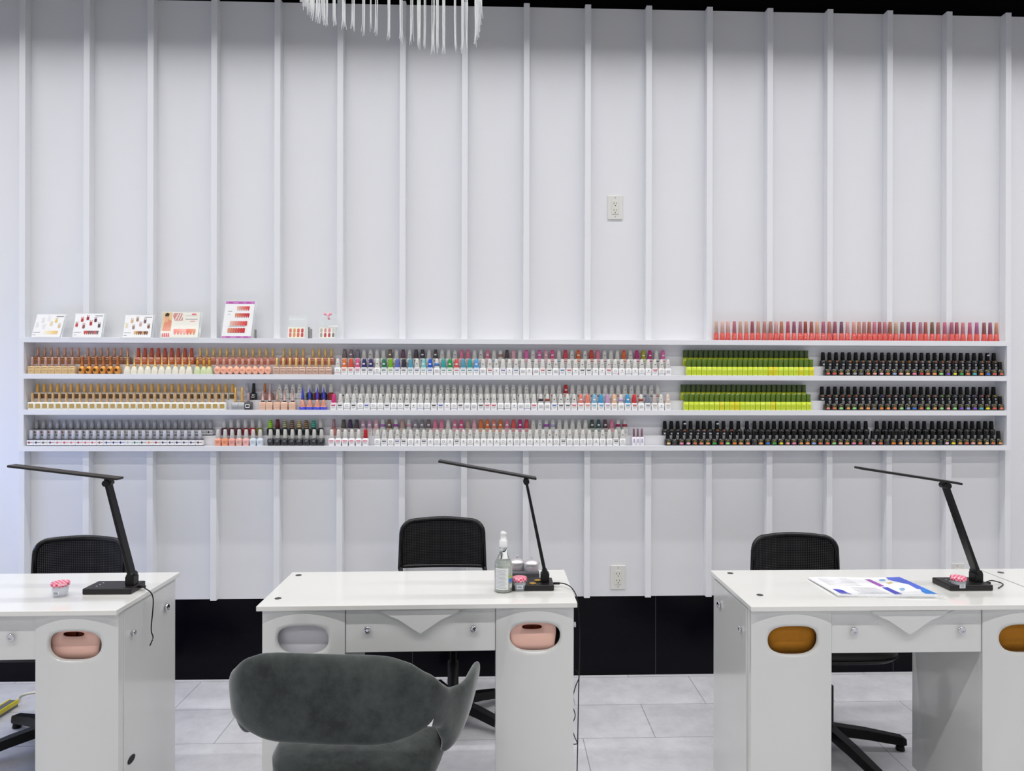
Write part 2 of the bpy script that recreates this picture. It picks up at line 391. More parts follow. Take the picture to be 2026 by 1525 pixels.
# flared salon bottle (narrow foot)
def opi_body(v=0):
    bm = NB(); loft(bm, [(0, .0125, .0115, 4, 0), (.0015, .0138, .0125, 4), (.024, .0158, .014, 4), (.032, .0152, .0135, 4), (.0365, .010, .010, 2.5), (.038, .0085, .0085, 2)], 18)
    if v == 0: lab(bm, .007, .020, .0215, -.0142, 1); lab(bm, .006, .014, .0155, -.0142, 1)
    if v == 2: lab(bm, .0105, .0225, .0265, -.0144, 2); lab(bm, .009, .017, .0185, -.0142, 2); lab(bm, .008, .012, .013, -.0142, 1)
    return M2('bottle_body', bm)
OB = opi_body(); OBP = opi_body(1); OBW = opi_body(2)
def stripe_cap():
    bm = NB(); r = []
    for i in range(9):
        z = .037+.0046*i; q = .0112-.0004*i; r.append((z, q, q, 2.2, i % 2)); r.append((z+.0001, q, q, 2.2, (i+1) % 2))
    loft(bm, r, 14); return M2('cap', bm, 2)
STC = stripe_cap()
# grey-cap band bottle
bm = NB(); loft(bm, [(0, .0160, .0135, 9, 2), (.001, .0164, .014, 9, 2), (.004, .0164, .014, 9, 2), (.0042, .0164, .014, 9, 0), (.029, .0164, .014, 9, 0), (.0292, .0164, .014, 9, 2), (.032, .0150, .0128, 7, 2), (.033, .008, .008, 2, 2)], 20)
ell(bm, .0038, .0058, .0165, -.0144, 1, cx=-.004); lab(bm, .0145, .0155, .0175, -.0143, 1); GB = M2('bottle_body', bm)
bm = NB(); loft(bm, [(.0325, .0078, .0078, 4, 0), (.0335, .0086, .0086, 4), (.073, .0074, .0074, 4), (.075, .0062, .0062, 3)], 14); GC = M2('cap', bm, 2)
# blue spire
bm = NB(); loft(bm, [(0, .0150, .0135, 3, 2), (.001, .0165, .0145, 3, 2), (.014, .0163, .0142, 3, 2), (.0142, .016, .014, 3, 0), (.030, .0115, .0105, 2.4, 0), (.052, .0055, .0055, 2, 0)], 18); VB = M2('bottle_body', bm)
bm = NB(); loft(bm, [(.051, .0066, .0066, 2, 0), (.070, .0062, .0062), (.085, .0048, .0048), (.1, .0025, .0025), (.112, .0006, .0006)], 12); VC = M2('cap', bm, 2)
# nude square bottle, long slim cap with a dark collar
bm = NB(); loft(bm, [(0, .0150, .0128, 7, 0), (.001, .0160, .0135, 7), (.032, .0165, .0135, 7), (.037, .0135, .012, 4), (.039, .007, .007, 2)], 18)
lab(bm, .009, .022, .0235, -.0138, 1); lab(bm, .010, .015, .017, -.0138, 1); NBD = M2('bottle_body', bm)
bm = NB(); loft(bm, [(.0385, .0078, .0078, 2, 1), (.044, .0072, .0072, 2, 1), (.0442, .0066, .0066, 2, 0), (.090, .0052, .0052), (.095, .0042, .0042)], 12); NC = M2('cap', bm, 2)
bm = NB(); loft(bm, [(.0385, .0088, .0088, 2, 0), (.060, .0068, .0068), (.098, .002, .002), (.099, .001, .001)], 12); NCP = M2('cap', bm, 2)
# tall bottle
bm = NB(); loft(bm, [(0, .0158, .0135, 5, 0), (.001, .0162, .014, 5), (.030, .0162, .014, 5), (.038, .0075, .0075, 2)], 18); lab(bm, .0095, .016, .0175, -.0144, 1); lab(bm, .007, .0105, .012, -.0144, 1); lab(bm, .0035, .021, .026, -.0144, 1); TB = M2('bottle_body', bm)
bm = NB(); loft(bm, [(.037, .0078, .0078, 2, 0), (.038, .0088, .0088), (.080, .0068, .0068), (.082, .0055, .0055)], 14); TC = M2('cap', bm, 2)
# thin bottle
bm = NB(); loft(bm, [(0, .0092, .0092, 6, 0), (.001, .0096, .0096, 6), (.041, .0096, .0096, 6), (.042, .006, .006, 2)], 14); lab(bm, .003, .014, .034, -.0098, 1); HB = M2('bottle_body', bm)
bm = NB(); loft(bm, [(.042, .0052, .0052, 2, 0), (.082, .005, .005), (.0825, .004, .004)], 12); HC = M2('cap', bm, 2)
# silver mirror box bottle
bm = NB(); loft(bm, [(0, .0160, .0135, 10, 0), (.001, .0164, .014, 10), (.036, .0164, .014, 10), (.037, .012, .012, 4)], 20); lab(bm, .0102, .010, .027, -.0144, 2); lab(bm, .007, .014, .023, -.0145, 1); MB_ = M2('bottle_body', bm)
bm = NB(); loft(bm, [(0, .0160, .0135, 10, 0), (.001, .0164, .014, 10), (.036, .0164, .014, 10), (.037, .012, .012, 4)], 20); MP = M2('bottle_body', bm)
bm = NB(); loft(bm, [(.036, .0072, .0072, 2, 0), (.046, .0055, .0055), (.058, .0062, .0062), (.108, .005, .005), (.109, .004, .004)], 12); MC = M2('cap', bm, 2)

ONE = ['', 'first', 'second', 'third', 'fourth', 'fifth', 'sixth', 'seventh', 'eighth', 'ninth', 'tenth', 'eleventh', 'twelfth', 'thirteenth', 'fourteenth', 'fifteenth', 'sixteenth', 'seventeenth', 'eighteenth', 'nineteenth']
TEN = {20: 'twenty', 30: 'thirty', 40: 'forty', 50: 'fifty'}
TENTH = {20: 'twentieth', 30: 'thirtieth', 40: 'fortieth', 50: 'fiftieth'}
def ordinal(n):
    if n < 20: return ONE[n]
    t = n//10*10
    return TENTH[t] if n == t else TEN[t]+'-'+ONE[n-t]
def setm(o, i, m):
    o.material_slots[i].link = 'OBJECT'; o.material_slots[i].material = m
def bottle(name, bodyme, capme, loc, bm_, cm_, label, group, rz=0, scale=1):
    r = empty(name, loc, rz, label=label, cat='nail polish', group=group)
    r.scale = (scale, scale, scale)
    b = link('bottle_body', bodyme, r); c = link('cap', capme, r)
    for i, m in enumerate(bm_):
        if i < len(b.material_slots): setm(b, i, m)
    for i in range(len(bm_), len(b.material_slots)): setm(b, i, bm_[0])
    for i, m in enumerate(cm_): setm(c, i, m)
    for i in range(len(cm_), len(c.material_slots)): setm(c, i, cm_[0])
    return r
YF, YB = -.068, -.026
def pos(u, row, back):
    if row < 0: y = YF+.008; z = ZT
    else: y = YB if back else YF; z = ZB[row]+(RH if back else 0)
    v = 640+row*70
    p = onY(u, v+60, y)
    return Vector((p.x, y, z))
def span(a, b, n): return [a+(b-a)*i/(n-1) for i in range(n)]
TIER = ['top tier', 'middle tier', 'bottom tier']
def run(name, phrase, us, row, back, bodyme, capme, bmats, cmats, group, place=None, scale=1, kinds=None):
    pl = place or ('%s row, %s' % ('back' if back else 'front', TIER[row]))
    for i, u in enumerate(us):
        b_, c_ = bodyme, capme; bm_, cm_ = bmats, cmats; ph = phrase
        if kinds: b_, c_, bm_, cm_, ph = kinds(i, bodyme, capme, bmats, cmats, phrase)
        where = ordinal(i+1)+' from left' if len(us) > 1 else 'alone'
        bottle(name, b_, c_, pos(u, row, back), bm_, cm_, '%s, %s, %s' % (ph, where, pl), group, rz=random.uniform(-.05, .05), scale=scale)
c_ = cm
GOLD = c_((236, 186, 104), 'metal'); GOLD2 = c_((240, 206, 132), 'metal'); ROSE = c_((214, 170, 148), 'metal'); ROSEG = c_((205, 150, 90), 'metal')
DK = c_((30, 28, 30)); GY = c_((160, 160, 165)); WH = c_((236, 236, 232)); WHC = c_((222, 221, 216)); W2 = c_((245, 245, 245))
NL = c_((200, 170, 140))
# tier 1 left
run('slim_capped_polish_bottle', 'amber polish bottle with slim rose-gold cap', span(75, 155, 7), 0, True, SQ, SC, [c_((172, 118, 72), 'glass'), c_((120, 70, 40))], [ROSE], 'amber bottles, back row of top tier', 'far-left back row, top tier')
run('slim_capped_polish_bottle', 'brown polish bottle with slim pinkish cap', span(174, 252.3, 7), 0, True, SQ, SC, [c_((160, 108, 74), 'glass'), c_((110, 70, 40))], [ROSE], 'brown bottles behind the gold bulbs', 'behind gold bulbs, top tier')
run('slim_capped_polish_bottle', 'beige square polish bottle with slim rose cap', span(64.4, 144, 7), 0, False, SQ, SC, [c_((216, 184, 132), 'glass'), c_((150, 120, 80))], [c_((205, 165, 155), 'metal')], 'beige bottles, front of top tier', 'front left, top tier')
run('bulb_polish_bottle', 'shiny gold bulb-shaped polish bottle', span(162.6, 233, 6), 0, False, UB, UC, [c_((226, 160, 80), 'metal'), DK, c_((90, 60, 30), 'metal')], [c_((190, 120, 70), 'metal')], 'gold bulb bottles', 'front row, top tier')
run('spire_polish_bottle', 'white conical polish bottle with gold spire cap', span(252.3, 374.8, 10), 0, False, CB, SPC, [c_((240, 236, 220), 'glass'), DK, GOLD2], [GOLD2], 'white bottles with gold spires', 'front row, top tier')
run('orange_capped_polish_bottle', 'polish bottle with orange cap and orange body', span(274, 379.3, 9), 0, True, SQ, SCW, [c_((205, 105, 60), 'glass'), W2], [c_((196, 88, 62))], 'orange-capped bottles', 'back row, top tier')
run('flared_polish_bottle', 'pale green flared polish bottle with gold ball cap', [391, 403.6, 414.5], 0, False, CB, BLC, [c_((216, 226, 180), 'glass'), DK, GOLD], [c_((200, 150, 60), 'metal')], 'pale green bottles with gold ball caps', 'front row, top tier')
run('slim_capped_polish_bottle', 'terracotta polish bottle with slim gold cap', span(396.6, 540, 12), 0, True, SQ, SC, [c_((196, 122, 98), 'glass'), c_((160, 80, 60))], [GOLD2], 'terracotta bottles, back of top tier', 'back row, top tier')
run('round_polish_bottle', 'round peach polish bottle with dusty pink cap', span(430.5, 530.3, 9), 0, False, DB, DC, [c_((250, 186, 156), 'glass'), c_((210, 120, 100))], [c_((214, 158, 140))], 'round peach bottles', 'front row, top tier')
run('slim_capped_polish_bottle', 'rose polish bottle with slim gold cap', span(561.4, 600, 4), 0, True, SQ, SC, [c_((192, 116, 96), 'glass'), c_((160, 80, 60))], [GOLD2], 'four rose bottles', 'left foursome, back top tier')
run('slim_capped_polish_bottle', 'rose polish bottle with slim gold cap', span(619.3, 656, 4), 0, True, SQ, SC, [c_((190, 118, 100), 'glass'), c_((160, 80, 60))], [GOLD2], 'four rose bottles', 'right foursome, back top tier')
run('slim_capped_polish_bottle', 'nude square polish bottle with slim gold cap', span(548, 651, 9), 0, False, SQ, SC, [c_((198, 164, 146), 'glass'), c_((150, 110, 95))], [GOLD2], 'nude bottles with gold caps', 'front row, top tier')
# tier 2 left
run('slim_capped_polish_bottle', 'brown polish bottle with gold cap in white frame', span(74.5, 460.2, 30), 1, True, SQF, SCW, [c_((226, 222, 210)), DK, c_((96, 68, 26), 'glass')], [GOLD], 'brown bottles with gold caps, back of middle tier', 'back row, middle tier', scale=.97)
run('window_polish_bottle', 'white square bottle with gold window and slim cap', span(64.4, 441.4, 29), 1, False, SQF, SC, [c_((240, 240, 232)), DK, c_((190, 160, 96), 'glass')], [c_((222, 180, 130), 'metal')], 'white bottles with gold windows, front of middle tier', 'front row, middle tier')
run('mirrored_polish_bottle', 'silver mirrored polish bottle with long gold cap', [466.2, 479], 1, False, MP, MC, [c_((170, 172, 176), 'metal')], [GOLD], 'silver mirrored bottles')
run('framed_polish_bottle', 'black-framed white square bottle with slim lilac cap', [491.7], 1, False, MB_, SC, [c_((60, 60, 66)), DK, W2], [c_((196, 168, 172), 'metal')], 'middle tier oddments')
run('tall_polish_bottle', 'pale grey tall polish bottle beside the black one', [489], 1, True, TB, TC, [c_((200, 200, 206)), GY], [c_((190, 188, 198))], 'middle tier oddments')
run('tall_polish_bottle', 'glossy black tall polish bottle with black cap', [502], 1, True, TB, TC, [c_((16, 16, 18), 'glass'), W2], [c_((16, 16, 18))], 'middle tier oddments')
for u, k in ((524, 'copper'), (534.5, 'silver')):
    run('slim_capped_polish_bottle', 'dusty rose polish bottle with slim %s cap' % k, [u], 1, True, TB, SC, [c_((176, 124, 116), 'glass'), NL], [c_((200, 130, 80), 'metal') if k == 'copper' else c_((210, 205, 205), 'metal')], 'middle tier oddments')
def nude(i, b, c, bm_, cm_, ph):
    if i == 2: return b, NCP, bm_, [c_((206, 170, 150))], 'nude polish bottle with pointed beige cap'
    return b, c, bm_, cm_, ph
run('nude_polish_bottle', 'nude polish bottle with slim mauve cap, dark collar', [520, 533.7, 548.8, 563, 579], 1, False, NBD, NC, [c_((232, 190, 164), 'glass'), c_((244, 220, 205))], [c_((186, 156, 154)), DK], 'nude bottles in the middle tier', kinds=nude)
wcols = [(214, 130, 140), (40, 40, 60), (230, 230, 230), (60, 60, 60)]
run('white_capped_polish_bottle', 'white polish bottle with grey cap', [554, 567, 580, 593], 1, True, WB[1], WC[1], [WH, DK, DK], [WHC, DK], 'four white bottles behind the nude ones', 'behind nude bottles, middle tier')
def dkb(i, b, c, bm_, cm_, ph):
    col, nm = [((16, 60, 30), 'dark green'), ((120, 16, 50), 'wine red'), ((24, 26, 80), 'navy'), ((150, 40, 40), 'red')][i]
    return b, c, [c_(col, 'glass'), DK, DK], cm_, 'dark %s polish bottle with grey cap' % nm
run('white_capped_polish_bottle', '', [612.6, 627.7, 641, 655], 1, True, OBP, OC, [], [WHC, DK], 'dark bottles behind the blue spires', kinds=dkb)
run('blue_spire_polish_bottle', 'blue and copper polish bottle with blue spire cap', [598.6, 613, 628, 640.6], 1, False, VB, VC, [c_((196, 130, 110), 'glass'), DK, c_((70, 76, 205), 'glass')], [c_((84, 90, 215), 'metal')], 'blue spire bottles')
# tier 3 left
dots = [((150, 30, 60), 'crimson'), ((40, 50, 90), 'navy'), ((110, 100, 50), 'olive'), ((110, 50, 90), 'plum'), ((225, 110, 120), 'pink'), ((220, 80, 90), 'red'), ((230, 120, 130), 'rose'), ((190, 60, 100), 'magenta'), ((225, 100, 100), 'coral'), ((215, 90, 95), 'coral'), ((150, 60, 60), 'brick'), ((50, 60, 140), 'blue'), ((50, 50, 110), 'indigo'), ((30, 50, 140), 'blue'), ((200, 200, 206), 'pale grey'), ((30, 120, 115), 'teal'), ((40, 80, 85), 'dark teal'), ((230, 145, 80), 'orange'), ((160, 60, 80), 'wine'), ((50, 40, 80), 'violet'), ((60, 80, 120), 'steel blue'), ((30, 40, 100), 'navy'), ((50, 60, 120), 'indigo'), ((30, 40, 110), 'navy'), ((90, 40, 50), 'maroon')]
def gf(i, b, c, bm_, cm_, ph):
    col, nm = dots[i % len(dots)]
    return b, c, [bm_[0], c_(col), bm_[2]], cm_, 'grey-capped polish bottle with %s dot' % nm
run('grey_capped_polish_bottle', '', span(62.7, 396, 25), 2, False, GB, GC, [W2, DK, c_((20, 24, 40))], [c_((196, 198, 208))], 'grey-capped bottles, front of bottom tier', kinds=gf)
bdots = [((140, 20, 50), 'crimson'), ((150, 30, 50), 'red'), ((140, 30, 50), 'red'), ((150, 20, 50), 'red'), ((150, 20, 50), 'red'), ((170, 30, 40), 'red'), ((90, 40, 50), 'maroon'), ((60, 16, 60), 'purple'), ((40, 16, 50), 'purple'), ((16, 16, 24), 'black'), ((20, 20, 40), 'black'), ((16, 16, 24), 'black'), ((160, 170, 30), 'lime'), ((150, 140, 30), 'olive'), ((160, 140, 40), 'olive'), ((30, 50, 60), 'dark teal'), ((16, 24, 30), 'black'), ((30, 70, 70), 'teal'), ((30, 70, 70), 'teal'), ((40, 60, 90), 'blue'), ((16, 20, 90), 'navy'), ((40, 40, 50), 'grey'), ((20, 24, 60), 'navy'), ((20, 24, 60), 'navy'), ((20, 24, 60), 'navy'), ((20, 24, 60), 'navy')]
def gbk(i, b, c, bm_, cm_, ph):
    col, nm = bdots[i]
    return b, c, [bm_[0], c_(col), bm_[2]], cm_, 'grey-capped polish bottle with %s dot' % nm
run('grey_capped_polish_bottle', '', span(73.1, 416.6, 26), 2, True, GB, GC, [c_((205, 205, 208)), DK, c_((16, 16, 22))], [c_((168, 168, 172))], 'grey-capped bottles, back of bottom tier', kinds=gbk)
oc = [((240, 164, 134), 'peach'), ((242, 160, 120), 'apricot'), ((240, 168, 158), 'pink'), ((234, 186, 170), 'pale beige'), ((246, 186, 180), 'light pink'), ((216, 226, 236), 'ice blue'), ((220, 228, 240), 'ice blue')]
def opf(i, b, c, bm_, cm_, ph): return b, c, [c_(oc[i][0], 'glass'), c_(tuple(int(q*.8) for q in oc[i][0]))], cm_, '%s polish bottle with light grey cap' % oc[i][1]
run('salon_polish_bottle', '', span(432, 515.2, 7), 2, False, OB, OC, [], [c_((214, 212, 208)), DK], 'pastel bottles, front of bottom tier', kinds=opf)
ob = [((76, 20, 40), 'dark wine'), ((96, 20, 46), 'dark wine'), ((100, 20, 44), 'wine'), ((140, 16, 44), 'crimson'), ((196, 24, 36), 'red'), ((120, 130, 40), 'olive green')]
def opb(i, b, c, bm_, cm_, ph): return b, c, [c_(ob[i][0], 'glass')], cm_, '%s polish bottle with light grey cap' % ob[i][1]
run('salon_polish_bottle', '', span(444, 514.4, 6), 2, True, OBP, OC, [], [c_((206, 204, 202)), DK], 'dark and red bottles, back of bottom tier', kinds=opb)
BLKG = c_((20, 22, 30), 'glass')
run('salon_polish_bottle', 'black polish bottle with light grey cap', span(535.7, 636.4, 8), 2, False, OBP, OC, [BLKG], [c_((206, 205, 198)), DK], 'black bottles with grey caps', 'front row, bottom tier')
st = [((120, 190, 30), (170, 220, 60), 'lime green', 0), ((110, 20, 40), (200, 160, 60), 'dark red', 1), ((200, 196, 160), (120, 110, 60), 'beige patterned', 0), ((60, 40, 40), (170, 130, 100), 'brown striped', 0), ((220, 210, 170), (150, 120, 40), 'cream patterned', 0), ((64, 46, 30), (180, 140, 90), 'brown striped', 0), ((70, 190, 160), (30, 110, 90), 'teal striped', 0), ((206, 205, 198), (206, 205, 198), 'plain grey', 1)]
def stp(i, b, c, bm_, cm_, ph):
    a, b2, nm, plain = st[i]
    return b, (OC if plain else STC), bm_, [c_(a), c_(b2)], 'black polish bottle with %s cap' % nm
run('salon_polish_bottle', '', span(534.9, 634.7, 8), 2, True, OBP, STC, [BLKG], [], 'black bottles with patterned caps', kinds=stp)
OPIT = textmesh('OPI', .0085, c_((200, 205, 215)))
for o in list(C.objects):
    if o.get('group') == 'black bottles with grey caps':
        t_ = link('lettering', OPIT, o); t_.location = (0, -.0146, .023); t_.rotation_euler = (PI/2, 0, 0)
def owf(i, b, c, bm_, cm_, ph):
    if i == 5: return b, c, bm_, [c_((190, 20, 30))], 'small white polish bottle with bright red cap'
    return b, c, bm_, cm_, ph
run('salon_polish_bottle', 'small white polish bottle with pink print, white cap', span(656.6, 723.4, 6), 2, False, OBW, OC, [c_((246, 244, 246)), GY, c_((235, 110, 140))], [c_((230, 226, 220)), DK], 'small white bottles with pink print', kinds=owf)
run('slim_capped_polish_bottle', 'rose polish bottle with slim mauve cap, behind small white ones', [660.4], 2, True, TB, SCW, [c_((200, 120, 116), 'glass'), NL], [c_((176, 136, 140), 'metal')], 'bottom tier oddments', place='bottom tier')
# white bottle block --------------------------------------------------
CC = {'w': (None, 'white'), 'gb': ((130, 116, 112), 'grey-brown'), 'rb': ((140, 118, 120), 'mauve-brown'), 'gl': ((136, 132, 146), 'lilac-grey'), 'tb': ((130, 104, 76), 'tan'),
      'mv': ((112, 72, 96), 'mauve'), 'dg': ((76, 68, 72), 'dark grey'), 'dp': ((72, 56, 76), 'dark plum'), 'db': ((78, 66, 62), 'dark brown'), 'pk': ((226, 130, 156), 'pink'),
      'lp': ((226, 174, 182), 'pale pink'), 'br': ((176, 130, 110), 'brown-banded'), 'hp': ((226, 92, 140), 'hot pink'), 'op': ((228, 108, 172), 'orchid pink'), 'rp': ((214, 66, 84), 'rose red'),
      'or': ((226, 104, 50), 'orange'), 'ro': ((206, 66, 44), 'red-orange'), 'mg': ((196, 44, 126), 'magenta'), 'yo': ((176, 172, 24), 'yellow-green'),
      'ork': ((232, 120, 60), 'orange'), 'rr': ((222, 80, 60), 'red-orange'), 'nv': ((44, 48, 110), 'navy'), 'in': ((58, 50, 110), 'indigo'), 'gr': ((34, 120, 84), 'green'),
      'lm': ((120, 180, 20), 'lime'), 'pw': ((96, 112, 190), 'periwinkle'), 'bk': ((48, 44, 56), 'black'), 'tb2': ((84, 160, 186), 'teal-blue'), 'aq': ((130, 205, 205), 'aqua'),
      'bl': ((24, 90, 200), 'blue'), 'bb': ((60, 120, 200), 'blue-banded'), 'tl': ((50, 164, 160), 'teal'), 'gn': ((40, 150, 70), 'green'), 'cr': ((224, 84, 80), 'coral red'),
      'sb': ((84, 166, 226), 'sky blue'), 'rd': ((196, 34, 40), 'red'), 'pks': ((230, 50, 120), 'glittery pink'), 'db2': ((46, 26, 44), 'dark-banded'), 'rb2': ((150, 60, 40), 'rust-banded'),
      'co': ((240, 134, 116), 'coral'), 'lb': ((134, 190, 220), 'light blue'), 'lc': ((206, 160, 200), 'lilac'), 'pe': ((240, 196, 156), 'peach'), 'wp': ((186, 150, 206), 'purple-banded'),
      'sk': ((60, 160, 214), 'blue'), 're': ((210, 50, 56), 'red'), 'gg': ((130, 136, 156), 'grey glitter'), 'wg': ((196, 188, 184), 'pale glitter'), 'be': ((230, 206, 186), 'beige'),
      'dt': ((86, 78, 68), 'dark taupe'), 'du': ((66, 40, 80), 'dark purple'), 'mp': ((200, 160, 180), 'mauve pink'), 'pp': ((170, 110, 190), 'purple-banded'), 'bw': ((130, 96, 76), 'brown'),
      'pm': ((160, 70, 170), 'purple-banded'), 'bg': ((190, 158, 146), 'beige'), 'pb': ((214, 160, 176), 'pink-banded'), 'lg': ((160, 150, 160), 'lilac grey'), 'gy': ((140, 134, 140), 'grey'),
      'bgr': ((130, 110, 112), 'brown-grey'), 'og': ((230, 120, 50), 'orange'), 'sm': ((228, 140, 120), 'salmon'), 'dgn': ((66, 84, 62), 'dark green'), 'dtl': ((54, 90, 92), 'dark teal'),
      'dbr': ((92, 64, 72), 'dark brown'), 'lw': ((176, 170, 210), 'lilac-banded'), 'mb': ((160, 10, 90), 'magenta-banded'), 'rbn': ((160, 20, 50), 'red-banded')}
BAND = {'br', 'bb', 'db2', 'rb2', 'wp', 'pp', 'pm', 'pb', 'lw', 'mb', 'rbn'}
GLIT = {'gb', 'rb', 'gl', 'tb', 'mv', 'pks', 'gg', 'wg', 'dt', 'du', 'db'}
def white_run(us, codes, row, back, group, printcols):
    rnd = random.Random(row*7+back)
    for i, (u, cd) in enumerate(zip(us, codes)):
        col, nm = CC[cd]; pc = rnd.choice(printcols)
        if cd == 'w':
            cap = WC[rnd.choice([0, 1, 1, 1])]; cms = [WHC, GY if rnd.random() < .4 else DK]; v = rnd.choice([0, 0, 0, 1, 1, 2, 3] if row < 2 else [1, 1, 1, 2, 2, 0])
        elif cd in BAND: cap = WC[3]; cms = [WHC, c_(col)]; v = 3
        else:
            cap = WC[rnd.choice([0, 2])]; cms = [c_(col, 'glitter' if cd in GLIT else 'plastic'), W2]; v = 0
            if not back: pc = tuple(min(255, int(q*.9)) for q in col)
            elif col: pc = col
        if back and cd == 'w': cap = WC[rnd.choice([0, 1])]
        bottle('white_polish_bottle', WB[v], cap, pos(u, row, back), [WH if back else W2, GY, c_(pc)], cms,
               'white polish bottle with %s cap, %s from left, %s white row, %s' % (nm, ordinal(i+1), 'back' if back else 'front', TIER[row]), group, rz=rnd.uniform(-.08, .08))
PC = [(200, 60, 80), (60, 70, 110), (60, 60, 66), (70, 120, 170), (180, 110, 150), (110, 90, 170), (190, 60, 60), (70, 66, 70)]
b1 = 'gb rb gl w w w w tb w mv w dg dp w db w w w pk pk w w pk w br db lp w op w op lp hp w rp w or w ro pk w w w or w mg yo mg w op'.split()
white_run(span(682, 1311.3, 50), b1, 0, True, 'white bottles, back of top tier', PC)
f1 = 'w ork rr hp nv in w gr lm pw bk tb2 w aq bl bb tl gn cr tb2 tl sb'.split(); f1 += ['w']*(51-len(f1))
white_run(span(668.7, 1321.4, 51), f1, 0, False, 'white bottles, front of top tier', PC)
b2 = ['w']*49; b2[34] = 'rd'
white_run(span(678.2, 1301, 49), b2, 1, True, 'white bottles, back of middle tier', [(50, 40, 50), (60, 50, 60), (170, 40, 60), (40, 40, 60)])
f2 = ['pks']+['w']*31+['db2', 'rb2', 'w', 'w', 'w', 'w', 'co', 'co', 'lb', 'sk', 'lc', 'pe', 'wp', 'sk', 're', 'rb2', 'gg', 'wg', 'w', 'be']
f2 = f2[:1]+['w']*(51-len(f2)+31)+f2[32:]
white_run(span(660.7, 1320.8, 51), f2, 1, False, 'white bottles, front of middle tier', [(60, 56, 66), (60, 60, 66), (70, 66, 70), (210, 70, 100), (70, 90, 180)])
b3 = 'dt du dg mp mp lp pp bw pm bg pb lg gy bgr pk pk w pk hp bg lp og og sm og pk cr mg rp w w pm lw w w w w w dgn dtl dbr pk mb rbn'.split()
white_run(span(679.9, 1236, 44), b3, 2, True, 'white bottles, back of bottom tier', PC)
white_run(span(747.3, 1231.6, 38), ['w']*38, 2, False, 'white bottles, front of bottom tier', [(90, 90, 96), (70, 70, 80), (110, 110, 160), (120, 120, 120)])
run('thin_polish_bottle', 'thin white polish bottle with slim mauve cap', [1253.9, 1261.8, 1269.8], 2, False, HB, HC, [c_((232, 230, 238)), c_((180, 170, 200))], [c_((150, 110, 124), 'metal')], 'thin white bottles')
# lime blocks
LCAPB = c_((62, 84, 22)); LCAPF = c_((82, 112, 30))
for row, xb0, xb1, xf0, xf1, yl in ((0, 1355.4, 1594.3, 1362, 1604, (16, 17, 22, 24)), (1, 1350.7, 1589.6, 1356.8, 1599, (7, 9, 10, 17))):
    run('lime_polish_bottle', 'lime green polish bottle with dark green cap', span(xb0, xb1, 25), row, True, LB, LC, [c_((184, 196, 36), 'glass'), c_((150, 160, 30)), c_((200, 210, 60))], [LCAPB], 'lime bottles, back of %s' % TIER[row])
    def lk(i, b, c, bm_, cm_, ph, yl=yl):
        if i in yl: return b, c, [c_((222, 216, 24), 'glass'), bm_[1], bm_[2]], cm_, 'bright yellow polish bottle with green cap'
        return b, c, bm_, cm_, ph
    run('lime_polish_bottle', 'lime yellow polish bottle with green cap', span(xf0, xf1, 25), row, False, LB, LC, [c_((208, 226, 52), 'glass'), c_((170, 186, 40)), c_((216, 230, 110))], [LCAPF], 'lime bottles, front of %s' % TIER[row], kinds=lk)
# black block
SW = [((232, 110, 80), 'orange'), ((226, 90, 80), 'coral'), ((230, 140, 110), 'salmon'), ((170, 170, 174), 'grey'), ((220, 120, 80), 'copper'), ((244, 170, 160), 'pink'), ((246, 190, 210), 'pale pink'),
      ((150, 170, 220), 'light blue'), ((240, 200, 150), 'cream'), ((244, 130, 170), 'pink'), ((210, 60, 50), 'red'), ((250, 160, 90), 'orange'), ((150, 220, 130), 'mint green'), ((130, 80, 210), 'purple'),
      ((236, 220, 30), 'yellow'), ((40, 170, 60), 'green'), ((240, 130, 30), 'bright orange'), ((50, 120, 220), 'blue'), ((230, 160, 90), 'gold'), ((70, 180, 190), 'teal'), ((120, 120, 130), 'dull grey')]
GSC = c_((150, 135, 50)); GSD = c_((110, 104, 96)); BLK = c_((14, 14, 17), 'glass'); BLKC = mat('black_cap', (14, 14, 16), .4, spec=.3); STK = c_((224, 228, 236))
f_r = {0: [0, 1, 2, 3, 3, 20, 4, 5, 6, 4, 7, 5, 8, 9, 10, 2, 11, 12, 13, 14, 15, 4, 19, 16, 17, 1, 1],
       1: [2, 4, 12, 18, 12, 18, 11, 20, 16, 11, 4, 12, 7, 17, 4, 12, 18, 12, 5, 12, 13, 7, 13, 19, 14, 1, 4]}
def black_run(us, codes, row, back, capmark=(), var=None):
    for i, u in enumerate(us):
        col, nm = SW[codes[i % len(codes)] % len(SW)]
        dull = var and i in var
        b = BB[2] if dull else BB[1 if back else 0]
        lbl = ('black polish bottle with %s swatch' % nm) if not dull else 'black polish bottle with faint printed label'
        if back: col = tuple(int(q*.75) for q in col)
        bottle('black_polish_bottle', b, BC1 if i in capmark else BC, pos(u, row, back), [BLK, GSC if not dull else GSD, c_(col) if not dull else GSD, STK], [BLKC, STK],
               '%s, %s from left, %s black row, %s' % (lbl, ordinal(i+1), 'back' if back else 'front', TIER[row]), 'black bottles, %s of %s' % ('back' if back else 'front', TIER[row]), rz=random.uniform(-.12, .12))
black_run(span(1628, 1965.9, 27), [20, 4, 4, 20, 18, 18, 2, 8, 10, 5, 8, 8, 18, 16, 5, 6, 8, 2, 4, 2, 0, 6, 3, 7, 18, 0, 18], 0, True, capmark=(25,))
black_run(span(1635.8, 1978, 27), f_r[0], 0, False)
black_run(span(1625.9, 1965.3, 27), [18, 0, 8, 0, 0, 4, 5, 6, 20, 13, 0, 6, 7, 15, 0, 20, 8, 2, 12, 12, 7, 20, 7, 13, 9, 18, 14], 1, True)
black_run(span(1635.8, 1978, 27), f_r[1], 1, False)
